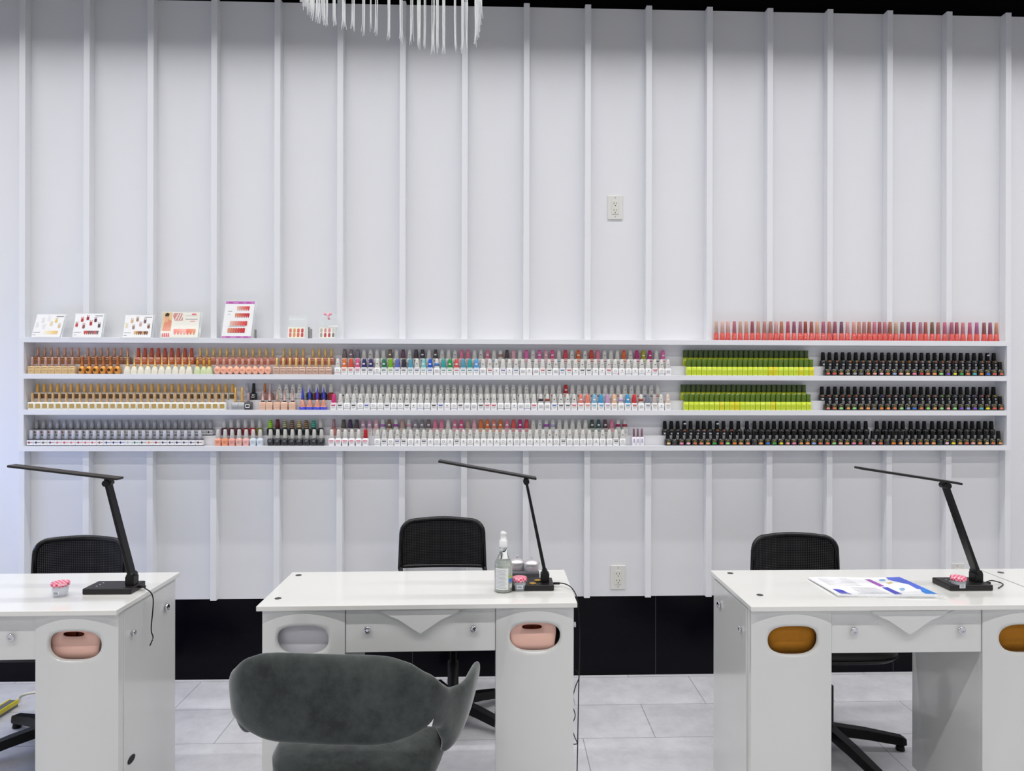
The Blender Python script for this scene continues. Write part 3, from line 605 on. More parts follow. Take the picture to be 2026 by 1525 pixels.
z5b = [62, 137, 210, 292, 357, 432, 512, 587, 677, 757, 855, 942, 1017, 1093, 1165, 1242, 1313, 1390, 1465, 1538, 1620, 1685, 1762, 1833, 1907, 1983]
z6b = [147, 210, 292, 413, 493, 555, 627, 697, 785, 860, 933, 1018, 1092, 1162, 1232, 1312, 1387, 1457, 1527, 1600, 1667]
ub = [1315.2, 1328.1]+[1330+x/5.789 for x in z5b]+[1660+x/5.535 for x in z6b]
for i in range(1, len(ub)):
    if ub[i]-ub[i-1] < 12.0: ub[i] = ub[i-1]+12.0
black_run(ub, [20, 20, 20, 0, 20, 6, 5, 20, 4, 2, 1, 3, 20], 2, True, capmark=(3, 8), var=set(range(12, 49)))
black_run(span(1321, 1975, 51), [8, 20, 9, 6, 4, 2, 18, 15, 1, 12, 16, 18, 2, 20, 18, 17, 15, 14, 5, 9, 18, 11, 7, 4, 0, 12, 5, 18, 9, 1, 20, 6, 0, 20, 16, 11, 8, 4, 4, 18, 11, 20, 6, 14, 18, 1, 5, 18, 8, 4, 18], 2, False, var={1, 13, 30, 33, 41})
# red row on top of the shelf
rx = [1400+x/6.753 for x in (115, 198, 273, 357, 437, 517, 597, 677, 758, 842, 915, 987, 1073, 1155, 1238, 1300, 1387, 1463, 1545, 1625, 1702, 1788, 1868, 1953)]+[1690+x/6.753 for x in (8, 85, 150, 253, 330, 407, 480, 558, 640, 722, 797, 885, 950, 1040, 1122, 1210, 1302, 1368, 1453, 1545, 1637, 1735, 1817, 1900)]
rc = [(206, 172, 160), (222, 180, 172), (220, 176, 168), (186, 112, 126), (206, 166, 152), (212, 166, 150), (160, 86, 100), (204, 152, 130), (190, 130, 120), (180, 130, 120), (214, 164, 160), (190, 120, 90), (190, 86, 104), (150, 90, 112), (170, 110, 126), (160, 70, 56), (170, 90, 80), (222, 170, 140), (180, 100, 124), (190, 120, 110), (164, 86, 106), (120, 80, 100), (216, 160, 160), (216, 156, 146)]
rn = ['beige', 'pale pink', 'pale pink', 'mauve', 'beige', 'beige', 'plum', 'tan', 'dusty rose', 'dusty rose', 'light pink', 'copper', 'raspberry', 'mauve', 'mauve', 'brick', 'brick', 'peach', 'mauve pink', 'rose', 'plum pink', 'dark mauve', 'light pink', 'light pink']
lastx = -99
for i, u in enumerate(rx):
    p = pos(u, -1, False)
    if p.x-lastx < .0262: p.x = lastx+.0262
    lastx = p.x
    c = rc[i % 24] if i < 24 else [(200, 140, 120), (190, 130, 130), (180, 110, 90), (204, 120, 140), (166, 90, 96), (200, 116, 130), (178, 116, 96), (196, 166, 140), (160, 116, 110), (150, 84, 116), (170, 88, 96), (176, 120, 144), (176, 100, 90), (130, 96, 76), (176, 110, 104), (196, 104, 132), (176, 100, 126), (176, 90, 100), (204, 126, 134), (196, 104, 136), (180, 104, 146), (150, 90, 92), (156, 90, 116), (210, 150, 120)][i-24]
    nm = rn[i] if i < 24 else 'dusty rose'
    bottle('flared_red_polish_bottle', RB, RC, p, [c_((218, 92, 84), 'glass'), c_((150, 40, 40))], [c_(c)], 'flared red polish bottle with %s cap, %s from left, on shelf top' % (nm, ordinal(i+1)), 'flared red bottles on top of the shelf')

# ------------------------------------------------------------------ display cards on top of the shelf
def card(name, u0, u1, vtop, label, w_top=None, lean=.02, vbot=664.5, yb=-.082, skew=0):
    p0 = onY(u0, vbot, yb); p1 = onY(u1, vbot, yb)
    wd = p1.x-p0.x; h = onY((u0+u1)/2, vtop, yb+lean).z-ZT
    r = empty(name, ((p0.x+p1.x)/2, yb, ZT), label=label, cat='display card')
    def P(a, b, d=0):   # a across 0..1, b up 0..1
        return (-wd/2+a*wd+skew*b, lean*b-d, h*b)
    return r, P, wd, h
def rect(bm, P, a0, a1, b0, b1, mi, d=.0012): quad(bm, [P(a0, b0, d), P(a1, b0, d), P(a1, b1, d), P(a0, b1, d)], mi)
def slab(bm, P, mi=0, th=.001, a0=0, a1=1, b0=0, b1=1):
    A = [P(a, b, th) for a, b in ((a0, b0), (a1, b0), (a1, b1), (a0, b1))]; B = [P(a, b, 0) for a, b in ((a0, b0), (a1, b0), (a1, b1), (a0, b1))]
    va = [bm.verts.new(p) for p in A]; vb = [bm.verts.new(p) for p in B]
    for f_ in ((va), (vb[::-1])): bm.faces.new(f_).material_index = mi
    for i in range(4): bm.faces.new((va[i], vb[i], vb[(i+1) % 4], va[(i+1) % 4])).material_index = mi
def nail(bm, P, a, b, wa, hb, mi, d=.0018, pointed=True):
    pts = [(-1, .3), (-.9, 1), (.9, 1), (1, .3), (.55, -.55), (0, -1), (-.55, -.55)] if pointed else [(-1, -.6), (-.7, -1), (.7, -1), (1, -.6), (1, .6), (.7, 1), (-.7, 1), (-1, .6)]
    quad(bm, [P(a+x*wa, b+y*hb, d) for x, y in pts], mi)
def stand(r, P):
    bm = NB(); slab(bm, lambda a, b, d=0: P(a, b, d-.004), 0, .002, -.04, 1.06, 0, 1.03)
    box(bm, P(-.04, 0)[0], P(1.06, 0)[0], -.012, .012, 0, .002); done('acrylic_stand', bm, ACRY, r)
def swatch_card(u0, u1, vt, cols, row, label, skew=0):
    r, P, wd, h = card('swatch_card', u0, u1, vt, label, lean=.028, skew=skew); stand(r, P)
    bm = NB(); slab(bm, P, 0); rect(bm, P, .70, .97, .89, .93, 1); rect(bm, P, .02, .27, .20, .225, 1); rect(bm, P, .02, .13, .09, .11, 1)
    done('card', bm, [WHITE, GREYT], r)
    bm = NB(); ms = []
    spots = [(.09, .55), (.26, .76), (.45, .83), (.34, .48), (.58, .61), (.73, .75), (.88, .52)]
    for i, (a, b) in enumerate(spots):
        nail(bm, P, a, b-.03, .046, .075, i, pointed=False); nail(bm, P, a-.03, b+.085, .014, .022, i, pointed=False); nail(bm, P, a+.03, b+.085, .014, .022, i, pointed=False)
        ms.append(c_(cols[i]))
    for i, cl in enumerate(row):
        nail(bm, P, .41+i*.073, .20, .042, .085, len(ms)); ms.append(c_(cl))
    done('nail_swatches', bm, ms, r)
swatch_card(62, 118, 622, [(232, 232, 228), (228, 228, 228), (236, 236, 236), (232, 232, 226), (232, 216, 170), (236, 206, 120), (216, 196, 160)],
            [(244, 240, 225), (245, 236, 205), (245, 228, 180), (244, 220, 160), (240, 208, 140), (238, 196, 120), (232, 186, 110)], 'small white swatch card with pale cream and yellow nails, leftmost on shelf', skew=.012)
swatch_card(143.5, 200, 620.5, [(186, 40, 50), (190, 44, 44), (160, 30, 46), (130, 34, 50), (180, 30, 50), (96, 20, 50), (70, 30, 50)],
            [(196, 24, 30), (170, 16, 24), (90, 16, 30), (130, 16, 30), (120, 16, 36), (176, 16, 60), (60, 10, 24)], 'small white swatch card with dark red nails, on shelf top at left')
swatch_card(243, 298, 623.5, [(232, 220, 180), (216, 180, 140), (170, 136, 110), (160, 130, 120), (206, 170, 160), (120, 90, 96), (130, 90, 70)],
            [(222, 180, 120), (190, 140, 80), (140, 90, 50), (120, 60, 30), (206, 160, 120), (96, 46, 16), (130, 80, 30)], 'small white swatch card with tan and brown nails, on shelf top')
r, P, wd, h = card('poster_card', 318, 391, 618, 'wide card with a peach portrait photo and pink nail swatches', lean=.03); stand(r, P)
bm = NB(); slab(bm, P, 0)
rect(bm, P, .0, .25, .26, .99, 1, .0013)
quad(bm, [P(a, b, .0016) for a, b in ((.02, .27), (.25, .27), (.25, .66), (.16, .74), (.05, .58))], 2)
quad(bm, [P(a, b, .0019) for a, b in ((.07, .62), (.15, .62), (.17, .80), (.12, .88), (.06, .80))], 3)
quad(bm, [P(a, b, .0022) for a, b in ((.06, .84), (.16, .84), (.17, .95), (.11, .985), (.06, .94))], 4)
for q in range(4): quad(bm, [P(.02+.055*q, .04, .0016), P(.07+.055*q, .04, .0016), P(.06+.05*q, .2, .0016), P(.03+.05*q, .17, .0016)], 5)
quad(bm, [P(a, b, .0014) for a, b in ((.29, .97), (.52, .97), (.55, .68), (.33, .68), (.27, .85))], 6)
for q in range(3): quad(bm, [P(.33+.07*q, .7, .0018), P(.36+.07*q, .7, .0018), P(.43+.07*q, .95, .0018), P(.40+.07*q, .95, .0018)], 0)
rect(bm, P, .62, .95, .86, .875, 7); rect(bm, P, .78, .9, .9, .96, 5); rect(bm, P, .62, .95, .72, .75, 7); rect(bm, P, .75, .88, .64, .67, 5)
done('card', bm, [c_((236, 233, 222)), c_((226, 196, 140)), c_((222, 140, 110)), c_((230, 170, 140)), c_((50, 30, 34)), c_((224, 110, 120)), c_((206, 140, 136)), GREYT], r)
bm = NB()
for q in range(7): nail(bm, P, .37+q*.086, .23, .046, .12, q)
done('nail_swatches', bm, [c_(x) for x in ((230, 120, 110), (236, 130, 110), (232, 150, 130), (238, 160, 140), (226, 90, 60), (224, 110, 60), (214, 130, 80))], r)
r, P, wd, h = card('swatch_poster', 438, 496, 596, 'tall white swatch poster with magenta borders, tallest card on the shelf', lean=.032, skew=.010); stand(r, P)
bm = NB(); slab(bm, P, 0); rect(bm, P, 0, 1, .93, 1, 1); rect(bm, P, 0, 1, 0, .055, 1)
for a in (.1, .45, .7): rect(bm, P, a, a+.16, .945, .98, 2, .0016); rect(bm, P, a+.05, a+.2, .012, .045, 2, .0016)
rect(bm, P, .12, .26, .72, .735, 3); rect(bm, P, .12, .22, .64, .65, 3)
for zz in (.335, .155): rect(bm, P, .2, .78, zz-.02, zz-.01, 3)
done('card', bm, [WHITE, c_((206, 130, 196)), c_((180, 80, 170)), GREYT], r)
bm = NB(); ms = []
for rw, (b0, aa, n_) in enumerate(((.80, .44, 7), (.61, .40, 8), (.40, .27, 7), (.21, .22, 7))):
    for q in range(n_):
        t = q/(n_-1); col = (int(230-10*t), int(190-120*t), int(170-100*t)) if rw % 2 == 0 else (int(220-20*t), int(150-110*t), int(120-70*t))
        nail(bm, P, aa+q*(.062 if rw < 2 else .085), b0, .034 if rw < 2 else .042, .065, len(ms), pointed=rw < 2); ms.append(c_(col))
done('nail_swatches', bm, ms, r)
# two small clear stands with four nail pairs
r, P, wd, h = card('swatch_stand', 569, 603, 625, 'clear acrylic stand with four pink and orange nail pairs', lean=.02); 
bm = NB(); slab(bm, lambda a, b, d=0: P(a, b, d-.003), 0, .0015, 0, 1.1, 0, 1); rect(bm, P, 0, 1, .84, .87, 1, -.0008); done('acrylic_stand', bm, [ACRY, WHITE], r)
bm = NB(); slab(bm, P, 0, .001, .0, .98, .02, .5); done('card', bm, c_((246, 244, 226)), r)
bm = NB()
for q in range(4):
    nail(bm, P, .15+q*.23, .35, .07, .09, q, pointed=False); nail(bm, P, .15+q*.23, .15, .07, .09, q, pointed=False)
done('nail_swatches', bm, [c_(x) for x in ((226, 120, 120), (224, 160, 100), (226, 110, 90), (206, 70, 90))], r)
r, P, wd, h = card('swatch_stand', 630, 668, 618, 'clear arched acrylic stand with nail pairs and a pink bow', lean=.02)
bm = NB(); n_ = 20; arc = [(.5+.5*math.cos(PI*i/n_), .62+.38*math.sin(PI*i/n_)) for i in range(n_+1)]
pts = [(1, 0)]+arc+[(0, 0)]
va = [bm.verts.new(P(a, b, -.0015)) for a, b in pts]; vb = [bm.verts.new(P(a, b, -.003)) for a, b in pts]
bm.faces.new(va); bm.faces.new(vb[::-1])
for i in range(len(pts)): bm.faces.new((va[i], vb[i], vb[(i+1) % len(pts)], va[(i+1) % len(pts)]))
done('acrylic_stand', bm, ACRY, r)
bm = NB(); slab(bm, P, 0, .001, .04, .86, .02, .42); done('card', bm, c_((246, 246, 232)), r)
bm = NB()
for q in range(4):
    nail(bm, P, .14+q*.21, .31, .06, .075, q, pointed=False); nail(bm, P, .14+q*.21, .13, .06, .075, 4+q, pointed=False)
done('nail_swatches', bm, [c_(x) for x in ((196, 190, 180), (222, 150, 150), (222, 140, 146), (206, 206, 204), (170, 170, 164), (196, 76, 84), (190, 70, 90), (130, 130, 134))], r)
bm = NB()
cx_, _, cz_ = P(.5, .88)
for sgn in (-1, 1):
    loft(bm, [(cz_-.004, .002, .003, 2, 0, sgn*.002, -.004), (cz_+.001, .009, .005, 2, 0, sgn*.011, -.006), (cz_+.009, .007, .004, 2, 0, sgn*.013, -.006), (cz_+.012, .003, .002, 2, 0, sgn*.012, -.006)], 12, cx=cx_)
loft(bm, [(cz_-.022, .006, .002, 2, 0, .006, -.004), (cz_-.012, .005, .003, 2, 0, .004, -.005), (cz_, .003, .003, 2, 0, 0, -.006)], 10, cx=cx_)
done('bow', bm, mat('pink_satin', (244, 170, 186), .35, sheen=.3), r)
bm = NB(); slab(bm, lambda a, b, d=0: P(a, b, d+.002), 0, .0015, .45, .98, .43, .51); done('tab', bm, WHITE, r)
for u, vt, dx in ((505.6, 652, 0), (611.5, 647, 0), (615.8, 650.5, 1)):
    p = onY(u, 665, -.05); hh = onY(u, vt, -.05).z-ZT
    bm = NB(); box(bm, -.0014, .0014, -.012, .012, 0, hh, bev=.0005, seg=1)
    o = done('acrylic_plate', bm, mat('smoky_edge', (120, 118, 112), .2), None); o.location = (p.x, p.y, ZT)
    tag(o, {505.6: 'small smoky plate seen edge-on, right of the magenta-bordered poster', 611.5: 'taller smoky plate seen edge-on, left of the arched stand', 615.8: 'shorter smoky plate seen edge-on, left of the arched stand'}[u], 'plate')

# ------------------------------------------------------------------ desks
def front_panel(bm, x0, x1, z0, z1, y, cx, cz, rx, rz, bulge, th=.016):
    """bowed panel with a stadium cut-out"""
    N = 48; rings = 5; zc0 = cz-.11; 
    hole = []
    for i in range(N):
        a = 2*PI*i/N; c, s = math.cos(a), math.sin(a); ex = 3.0
        hole.append((cx+rx*math.copysign(abs(c)**(2/ex), c), cz+rz*math.copysign(abs(s)**(2/2.2), s)))
    def rp(i):
        a = 2*PI*i/N; c, s = math.cos(a), math.sin(a)
        w2, h2 = (x1-x0)/2, 0
        tx = ((x1-cx) if c > 0 else (cx-x0))/max(abs(c), 1e-6); tz = ((z1-cz) if s > 0 else (cz-zc0))/max(abs(s), 1e-6)
        t = min(tx, tz); return (cx+c*t, cz+s*t)
    outer = [rp(i) for i in range(N)]
    # snap nearest samples to the four corners
    for q in ((x0, zc0), (x1, zc0), (x0, z1), (x1, z1)):
        j = min(range(N), key=lambda i: (outer[i][0]-q[0])**2+(outer[i][1]-q[1])**2); outer[j] = q
    def Y(x):
        t = (x-x0)/(x1-x0)*2-1; return y-bulge*(1-t*t)
    grid = []
    for k in range(rings+1):
        t = k/rings
        grid.append([bm.verts.new((h_[0]*(1-t)+o_[0]*t, Y(h_[0]*(1-t)+o_[0]*t), h_[1]*(1-t)+o_[1]*t)) for h_, o_ in zip(hole, outer)])
    faces = []
    for k in range(rings):
        for i in range(N):
            f_ = bm.faces.new((grid[k][i], grid[k][(i+1) % N], grid[k+1][(i+1) % N], grid[k+1][i])); f_.smooth = True; faces.append(f_)
    back = [bm.verts.new((v.co.x, v.co.y+th, v.co.z)) for v in grid[0]]
    for i in range(N):
        f_ = bm.faces.new((grid[0][i], grid[0][(i+1) % N], back[(i+1) % N], back[i])); f_.smooth = True
    # lower plain bowed part
    nx = 12
    cols = [[bm.verts.new((x0+(x1-x0)*i/nx, Y(x0+(x1-x0)*i/nx), z)) for z in (z0, zc0)] for i in range(nx+1)]
    for i in range(nx):
        f_ = bm.faces.new((cols[i][0], cols[i+1][0], cols[i+1][1], cols[i][1])); f_.smooth = True
    # back sheet behind the front (sides and rim)
    for xx in (x0, x1):
        quad(bm, ((xx, y, z0), (xx, y+th, z0), (xx, y+th, z1), (xx, y, z1)))
DH = .76; TT = .016
def knob(parent, x, y, z, axis, r=.012, name='knob', label='chrome knob'):
    bm = NB(); loft(bm, [(0, .006, .006), (.005, .005, .005), (.006, r*.85, r*.85), (.009, r, r), (.0125, r*.92, r*.92), (.013, r*.6, r*.6), (.011, r*.35, r*.35)], 18)
    o = done(name, bm, CHROME, parent); o.location = (x, y, z); o['label'] = label
    o.rotation_euler = (PI/2, 0, 0) if axis == '-y' else ((0, -PI/2, 0) if axis == '-x' else (0, PI/2, 0))
    return o
def desk(loc, rz, W, D, label, grom, sides='lr', inner=False):
    r = empty('manicure_desk', loc, rz, label=label, cat='desk', group='white manicure desks')
    bm = NB(); fs = box(bm, 0, W, 0, D, DH-TT, DH, bev=.002); done('desk_top', bm, DTOP, r)
    for gx, gy in grom:
        bm = NB(); loft(bm, [(DH+.0002, .011, .011), (DH+.0014, .0105, .0105), (DH+.0016, .007, .007)], 20, cx=gx, cy=gy); done('grommet', bm, mat('grommet_dark', (60, 60, 62), .5), r)
    ped = ((.010, .272), (W-.262, W-.008)); yp = .030; zt = DH-TT-.0005
    for k, (a, b) in enumerate(ped):
        bm = NB(); cxh = (a+b)/2 + (.0 if k else .0)
        front_panel(bm, a+.0005, b-.0005, .02, zt, yp, cxh, .648, .082, .047, .022); done('front_panel', bm, DESK, r)
        bm = NB(); T = .016
        box(bm, a, a+T, yp+.016, D-.02, .02, zt); box(bm, b-T, b, yp+.016, D-.02, .02, zt)
        box(bm, a+T, b-T, D-.036, D-.02, .02, zt); box(bm, a+T, b-T, yp+.02, D-.036, .02, .036)
        box(bm, a+T, b-T, yp+.02, D-.036, .575, .588)
        done('pedestal', bm, DESK, r)
    if inner:
        bm = NB(); box(bm, ped[0][0]+.017, ped[0][1]-.017, .052, .060, .589, zt-.001); done('inner_panel', bm, mat('inner_panel_white', (235, 235, 242), .35), r)
    x0, x1 = ped[0][1]+.001, ped[1][0]-.001
    bm = NB(); box(bm, x0, x1, .034, .050, .598, zt, bev=.001, seg=1); dr = done('drawer', bm, DESK, r)
    bm = NB(); box(bm, x0+.01, x1-.01, .050, D-.03, .61, zt-.003); done('drawer_box', bm, DESK, dr)
    mid = (x0+x1)/2
    pts = [(-.160, zt-.0006), (-.115, zt-.012), (-.068, zt-.036), (-.030, zt-.062), (-.003, zt-.084), (.003, zt-.084), (.030, zt-.062), (.068, zt-.036), (.115, zt-.012), (.160, zt-.0006)]
    bm = NB(); prism(bm, [(mid+x, z) for x, z in pts], .014, .034)
    es = [e for e in bm.edges if all(abs(v.co.y-.014) < 1e-5 for v in e.verts)]
    bmesh.ops.bevel(bm, geom=es, offset=.004, segments=2, affect='EDGES'); done('valance', bm, DESK, dr)
    for xx in (x0+.070, x1-.070): knob(dr, xx, .034, .672, '-y')
    for side, xs, ax in (('l', ped[0][0], '-x'), ('r', ped[1][1], 'x')):
        if side not in sides: continue
        s = -1 if side == 'l' else 1
        bm = NB(); box(bm, min(xs, xs+s*.006), max(xs, xs+s*.0025), yp+.03, D-.03, .03, zt-.008, bev=.0008, seg=1); d_ = done('side_door', bm, DESK, r)
        knob(d_, xs+s*.0025, yp+.075, .655, ax, r=.009); knob(d_, xs+s*.0025, D-.11, .665, ax, r=.0135)
        bm = NB(); loft(bm, [(0, .012, .024), (.0015, .012, .024)], 20); v_ = done('vent_hole', bm, SLOT, d_); v_.location = (xs+s*.0027, yp+.075, .245); v_.rotation_euler = (0, s*PI/2, 0); v_['label'] = 'dark oval hole'
        v_.rotation_euler = (PI/2*0, s*PI/2, 0)
    return r
def gr(u, v, loc): p = onZ(u, v, DH); return (p.x-loc[0], p.y-loc[1])
LM = (-.765, -1.303, 0); LL = (-1.183-1.03, -1.340, 0); LR = (.797, -1.346, 0); L4 = (1.833, -1.350, 0)
RZM = .012
desk(LM, RZM, 1.017, .415, 'middle white manicure desk with grey velvet chair in front', [gr(593, 1138, LM), gr(550.5, 1184, LM)], inner=True)
desk(LL, .010, 1.03, .452, 'left white manicure desk, cut off by the photo edge', [])
desk(LR, -.004, 1.028, .446, 'right white manicure desk with brochures and brown-filled oval openings', [gr(1444, 1134, LR), gr(1503, 1177, LR)], sides='l')
desk(L4, -.004, 1.028, .446, 'fourth white manicure desk, only its top showing at right photo edge', [gr(1979, 1132.5, L4)], sides='r')

# storage bins and dust bags behind the oval openings
def bin_(loc, wd, label, slot_dx):
    r = empty('storage_bin', loc, label=label, cat='bin')
    PK = mat('blush_plastic', (244, 196, 180), .4, noise=.02); RU = mat('rust_glow_tint', (150, 56, 24), .5, noise=.15, nscale=20)  # rust tint paints in the glow of light through the blush plastic
    bm = NB(); N = 40; hx, h = wd/2, .128; cz = .0845; rings = []
    ho = [(slot_dx+.0325*math.copysign(abs(math.cos(2*PI*i/N))**.65, math.cos(2*PI*i/N)), cz+.008*math.copysign(abs(math.sin(2*PI*i/N))**.9, math.sin(2*PI*i/N))) for i in range(N)]
    def outp(i):
        a = 2*PI*i/N; c, s = math.cos(a), math.sin(a); e = 9
        return (hx*math.copysign(abs(c)**(2/e), c)*(1-.06*(s < 0)), h/2+(h/2)*math.copysign(abs(s)**(2/e), s))
    ou = [outp(i) for i in range(N)]
    g = [[bm.verts.new((a[0]*(1-t)+b[0]*t, 0, a[1]*(1-t)+b[1]*t)) for a, b in zip(ho, ou)] for t in (0, .3, .65, .96, 1)]
    for vv in g[-1]: vv.co.y = .006
    g.append([bm.verts.new((v.co.x, .14, v.co.z)) for v in g[-1]])
    for k in range(len(g)-1):
        for i in range(N):
            f_ = bm.faces.new((g[k][i], g[k][(i+1) % N], g[k+1][(i+1) % N], g[k+1][i])); f_.smooth = True
    inn = [bm.verts.new((v.co.x, .003, v.co.z)) for v in g[0]]
    for i in range(N): bm.faces.new((g[0][i], g[0][(i+1) % N], inn[(i+1) % N], inn[i]))
    done('bin_shell', bm, PK, r)
    bm = NB(); box(bm, -hx+.012, hx-.012, .02, .12, .012, .122); box(bm, slot_dx-.001, slot_dx+.001, .014, .02, .07, .10, mi=1); done('contents', bm, [RU, SLOT], r)  # inner box coloured to stand in for light glowing through the bin
    return r
def inX(u, v, y): return onY(u, v, y)
p = inX(1053, 1260, -1.235); bin_((p.x-.002, -1.258, .5885), .158, 'blush pink storage bin in right oval opening of the middle desk', 0)
p = inX(150, 1260, -1.27); bin_((p.x+.004, -1.288, .5885), .162, 'blush pink storage bin in right oval opening of the left desk', .0)
def bag(loc, label):
    bm = NB(); loft(bm, [(.0, .078, .045, 5), (.008, .084, .055, 6), (.05, .0865, .06, 6), (.09, .0865, .06, 6), (.108, .082, .052, 5), (.115, .066, .035, 3)], 40)
    o = done('dust_bag', bm, mat('brown_fabric', (186, 122, 30), .9, noise=.12, nscale=60, bump=.3), None); o.location = loc
    tag(o, label, 'bag')
bag((LR[0]+.150, LR[1]+.103, .5885), 'brown fabric bag filling the left oval opening of right desk')
bag((LR[0]+1.028-.125, LR[1]+.103, .5885), 'brown fabric bag in oval opening at the right photo edge')

# ------------------------------------------------------------------ desk lamps
def lamp(base, pivot, top, l_end, r_end, label, cordpts, yaw=0):
    """base=(cx,cy,w,d) on desk top, the rest world x,z in the lamp plane y"""
    cx, cy, bw, bd = base
    r = empty('desk_lamp', (cx, cy, DH), yaw, label=label, cat='lamp', group='black desk lamps')
    bm = NB(); box(bm, -bw/2, bw/2, -bd/2, bd/2, 0, .020, bev=.004, seg=3)
    b_ = done('base', bm, LAMP, r)
    bm = NB()
    for i in range(3): 
        quad(bm, [(-bw*.3+.008*math.cos(a*PI/4)*.4, -bd*.2+i*.02+.008*math.sin(a*PI/4)*.4, .0204) for a in range(8)])
    done('touch_buttons', bm, c_((200, 200, 200)), b_)
    px, pz = pivot[0]-cx, pivot[1]-DH
    bm = NB(); box(bm, px-.0145, px+.0145, -.018, .018, .0202, .050, bev=.002); tube(bm, ((px, -.021, .052), (px, .021, .052)), .010, 16); done('pivot', bm, BLACKM, r)
    tx, tz = top[0]-cx, top[1]-DH
    d = Vector((tx-px, 0, tz-.052)).normalized(); n = Vector((d.z, 0, -d.x))
    A = Vector((px, 0, .052)); B = Vector((tx, 0, tz))
    bm = NB(); vv = []
    for p_, w_ in ((A, .006), (B, .0045)):
        for sy in (-.0185, .0185):
            for sn in (-1, 1): vv.append(bm.verts.new(p_+n*sn*w_+Vector((0, sy, 0))))
    for q in ((0, 1, 3, 2), (4, 6, 7, 5), (0, 4, 5, 1), (2, 3, 7, 6), (0, 2, 6, 4), (1, 5, 7, 3)): bm.faces.new([vv[i] for i in q])
    bmesh.ops.bevel(bm, geom=list(bm.edges), offset=.0015, segments=1, affect='EDGES')
    done('arm', bm, BLACKM, r)
    bm = NB(); tube(bm, (B+Vector((0, -.021, 0)), B+Vector((0, .021, 0))), .0105, 16); box(bm, B.x-.008, B.x+.008, -.012, .012, B.z, B.z+.014); done('hinge', bm, BLACKM, r)
    a = Vector((l_end[0]-cx, 0, l_end[1]-DH)); b = Vector((r_end[0]-cx, 0, r_end[1]-DH)); d = (b-a).normalized(); n = Vector((-d.z, 0, d.x))
    bm = NB(); vv = []
    for p_ in (a, b):
        for sy in (-.022, .022):
            for sn in (-1, 1): vv.append(bm.verts.new(p_+n*sn*.0038+Vector((0, sy, 0))))
    for q in ((0, 1, 3, 2), (4, 6, 7, 5), (0, 4, 5, 1), (2, 3, 7, 6), (0, 2, 6, 4), (1, 5, 7, 3)): bm.faces.new([vv[i] for i in q])
    bmesh.ops.bevel(bm, geom=list(bm.edges), offset=.0012, segments=1, affect='EDGES')
    hd = done('lamp_head', bm, LAMP, r)
    bm = NB(); m0 = a+(b-a)*.06-n*.0041; m1 = a+(b-a)*.80-n*.0041
    quad(bm, (m0+Vector((0, -.016, 0)), m1+Vector((0, -.016, 0)), m1+Vector((0, .016, 0)), m0+Vector((0, .016, 0)))); done('diffuser', bm, c_((226, 226, 220)), hd)
    bm = NB(); cp = [Vector(q)-Vector((cx, cy, DH)) for q in cordpts]
    tube(bm, [cp[0], cp[0]+(cp[1]-cp[0])*.0+Vector((.022, 0, 0))], .0042, 10)
    sm = []
    P4 = [cp[0]]+cp+[cp[-1]]
    for i in range(1, len(P4)-2):
        for t in [q/8 for q in range(8)]:
            p0, p1, p2, p3 = P4[i-1:i+3]
            sm.append(.5*((2*p1)+(-p0+p2)*t+(2*p0-5*p1+4*p2-p3)*t*t+(-p0+3*p1-3*p2+p3)*t**3))
    sm.append(cp[-1]); tube(bm, sm, .0019, 8); done('cord', bm, BLACK, r)
    return r
def xz(u, v, y): p = onY(u, v, y); return (p.x, p.z)
yM = -1.108; yL = -1.112; yR = -1.142
lamp((.108, yM, .158, .100), xz(1078, 1143, yM), xz(1041, 952, yM), xz(868, 911.5, yM), xz(1061, 946, yM), 'black desk lamp on middle desk, two gold coins on its base',
     [(.188, yM, .772), (.225, yM-.003, .772), (.250, yM-.05, .766), (.262, yM-.10, .735), (.268, yM-.11, .62), (.272, yM-.05, .45), (.272, yM, .12)])
lamp((-1.303, yL, .160, .100), xz(261, 1138, yL), xz(214, 955, yL), xz(22, 921, yL), xz(238, 946.5, yL), 'black desk lamp on the left desk beside a small pink-lidded jar',
     [(-1.222, yL, .772), (-1.193, yL-.02, .773), (-1.165, yL-.02, .74), (-1.166, yL-.03, .64), (-1.160, yL-.03, .61), (-1.166, yL-.04, .585)])
lamp((1.612, yR, .150, .106), xz(1931, 1137, yR), xz(1870, 960, yR), xz(1696, 925, yR), xz(1897, 956, yR), 'black desk lamp on the right desk beside the brochures',
     [(1.690, yR, .772), (1.732, yR+.02, .775), (1.772, yR+.02, .7625), (1.72, yR-.03, .7625)])

# coins on the middle lamp base
for (u, v, lb) in ((1054, 1153, 'gold coin on the lamp base, nearer to the pink-lidded jar'), (1064, 1148, 'gold coin on the lamp base, nearer to the lamp pivot')):
    p = onZ(u, v, .782); bm = NB(); loft(bm, [(0, .0118, .0118), (.0016, .0118, .0118)], 24); loft(bm, [(.0016, .0085, .0085), (.002, .0078, .0078)], 24, cap0=False)
    o = done('coin', bm, mat('coin_gold', (206, 160, 50), .3, metal=.7), None); o.location = (p.x, p.y, DH+.0202+(.002 if u > 1060 else 0)); tag(o, lb, 'coin', 'gold coins')
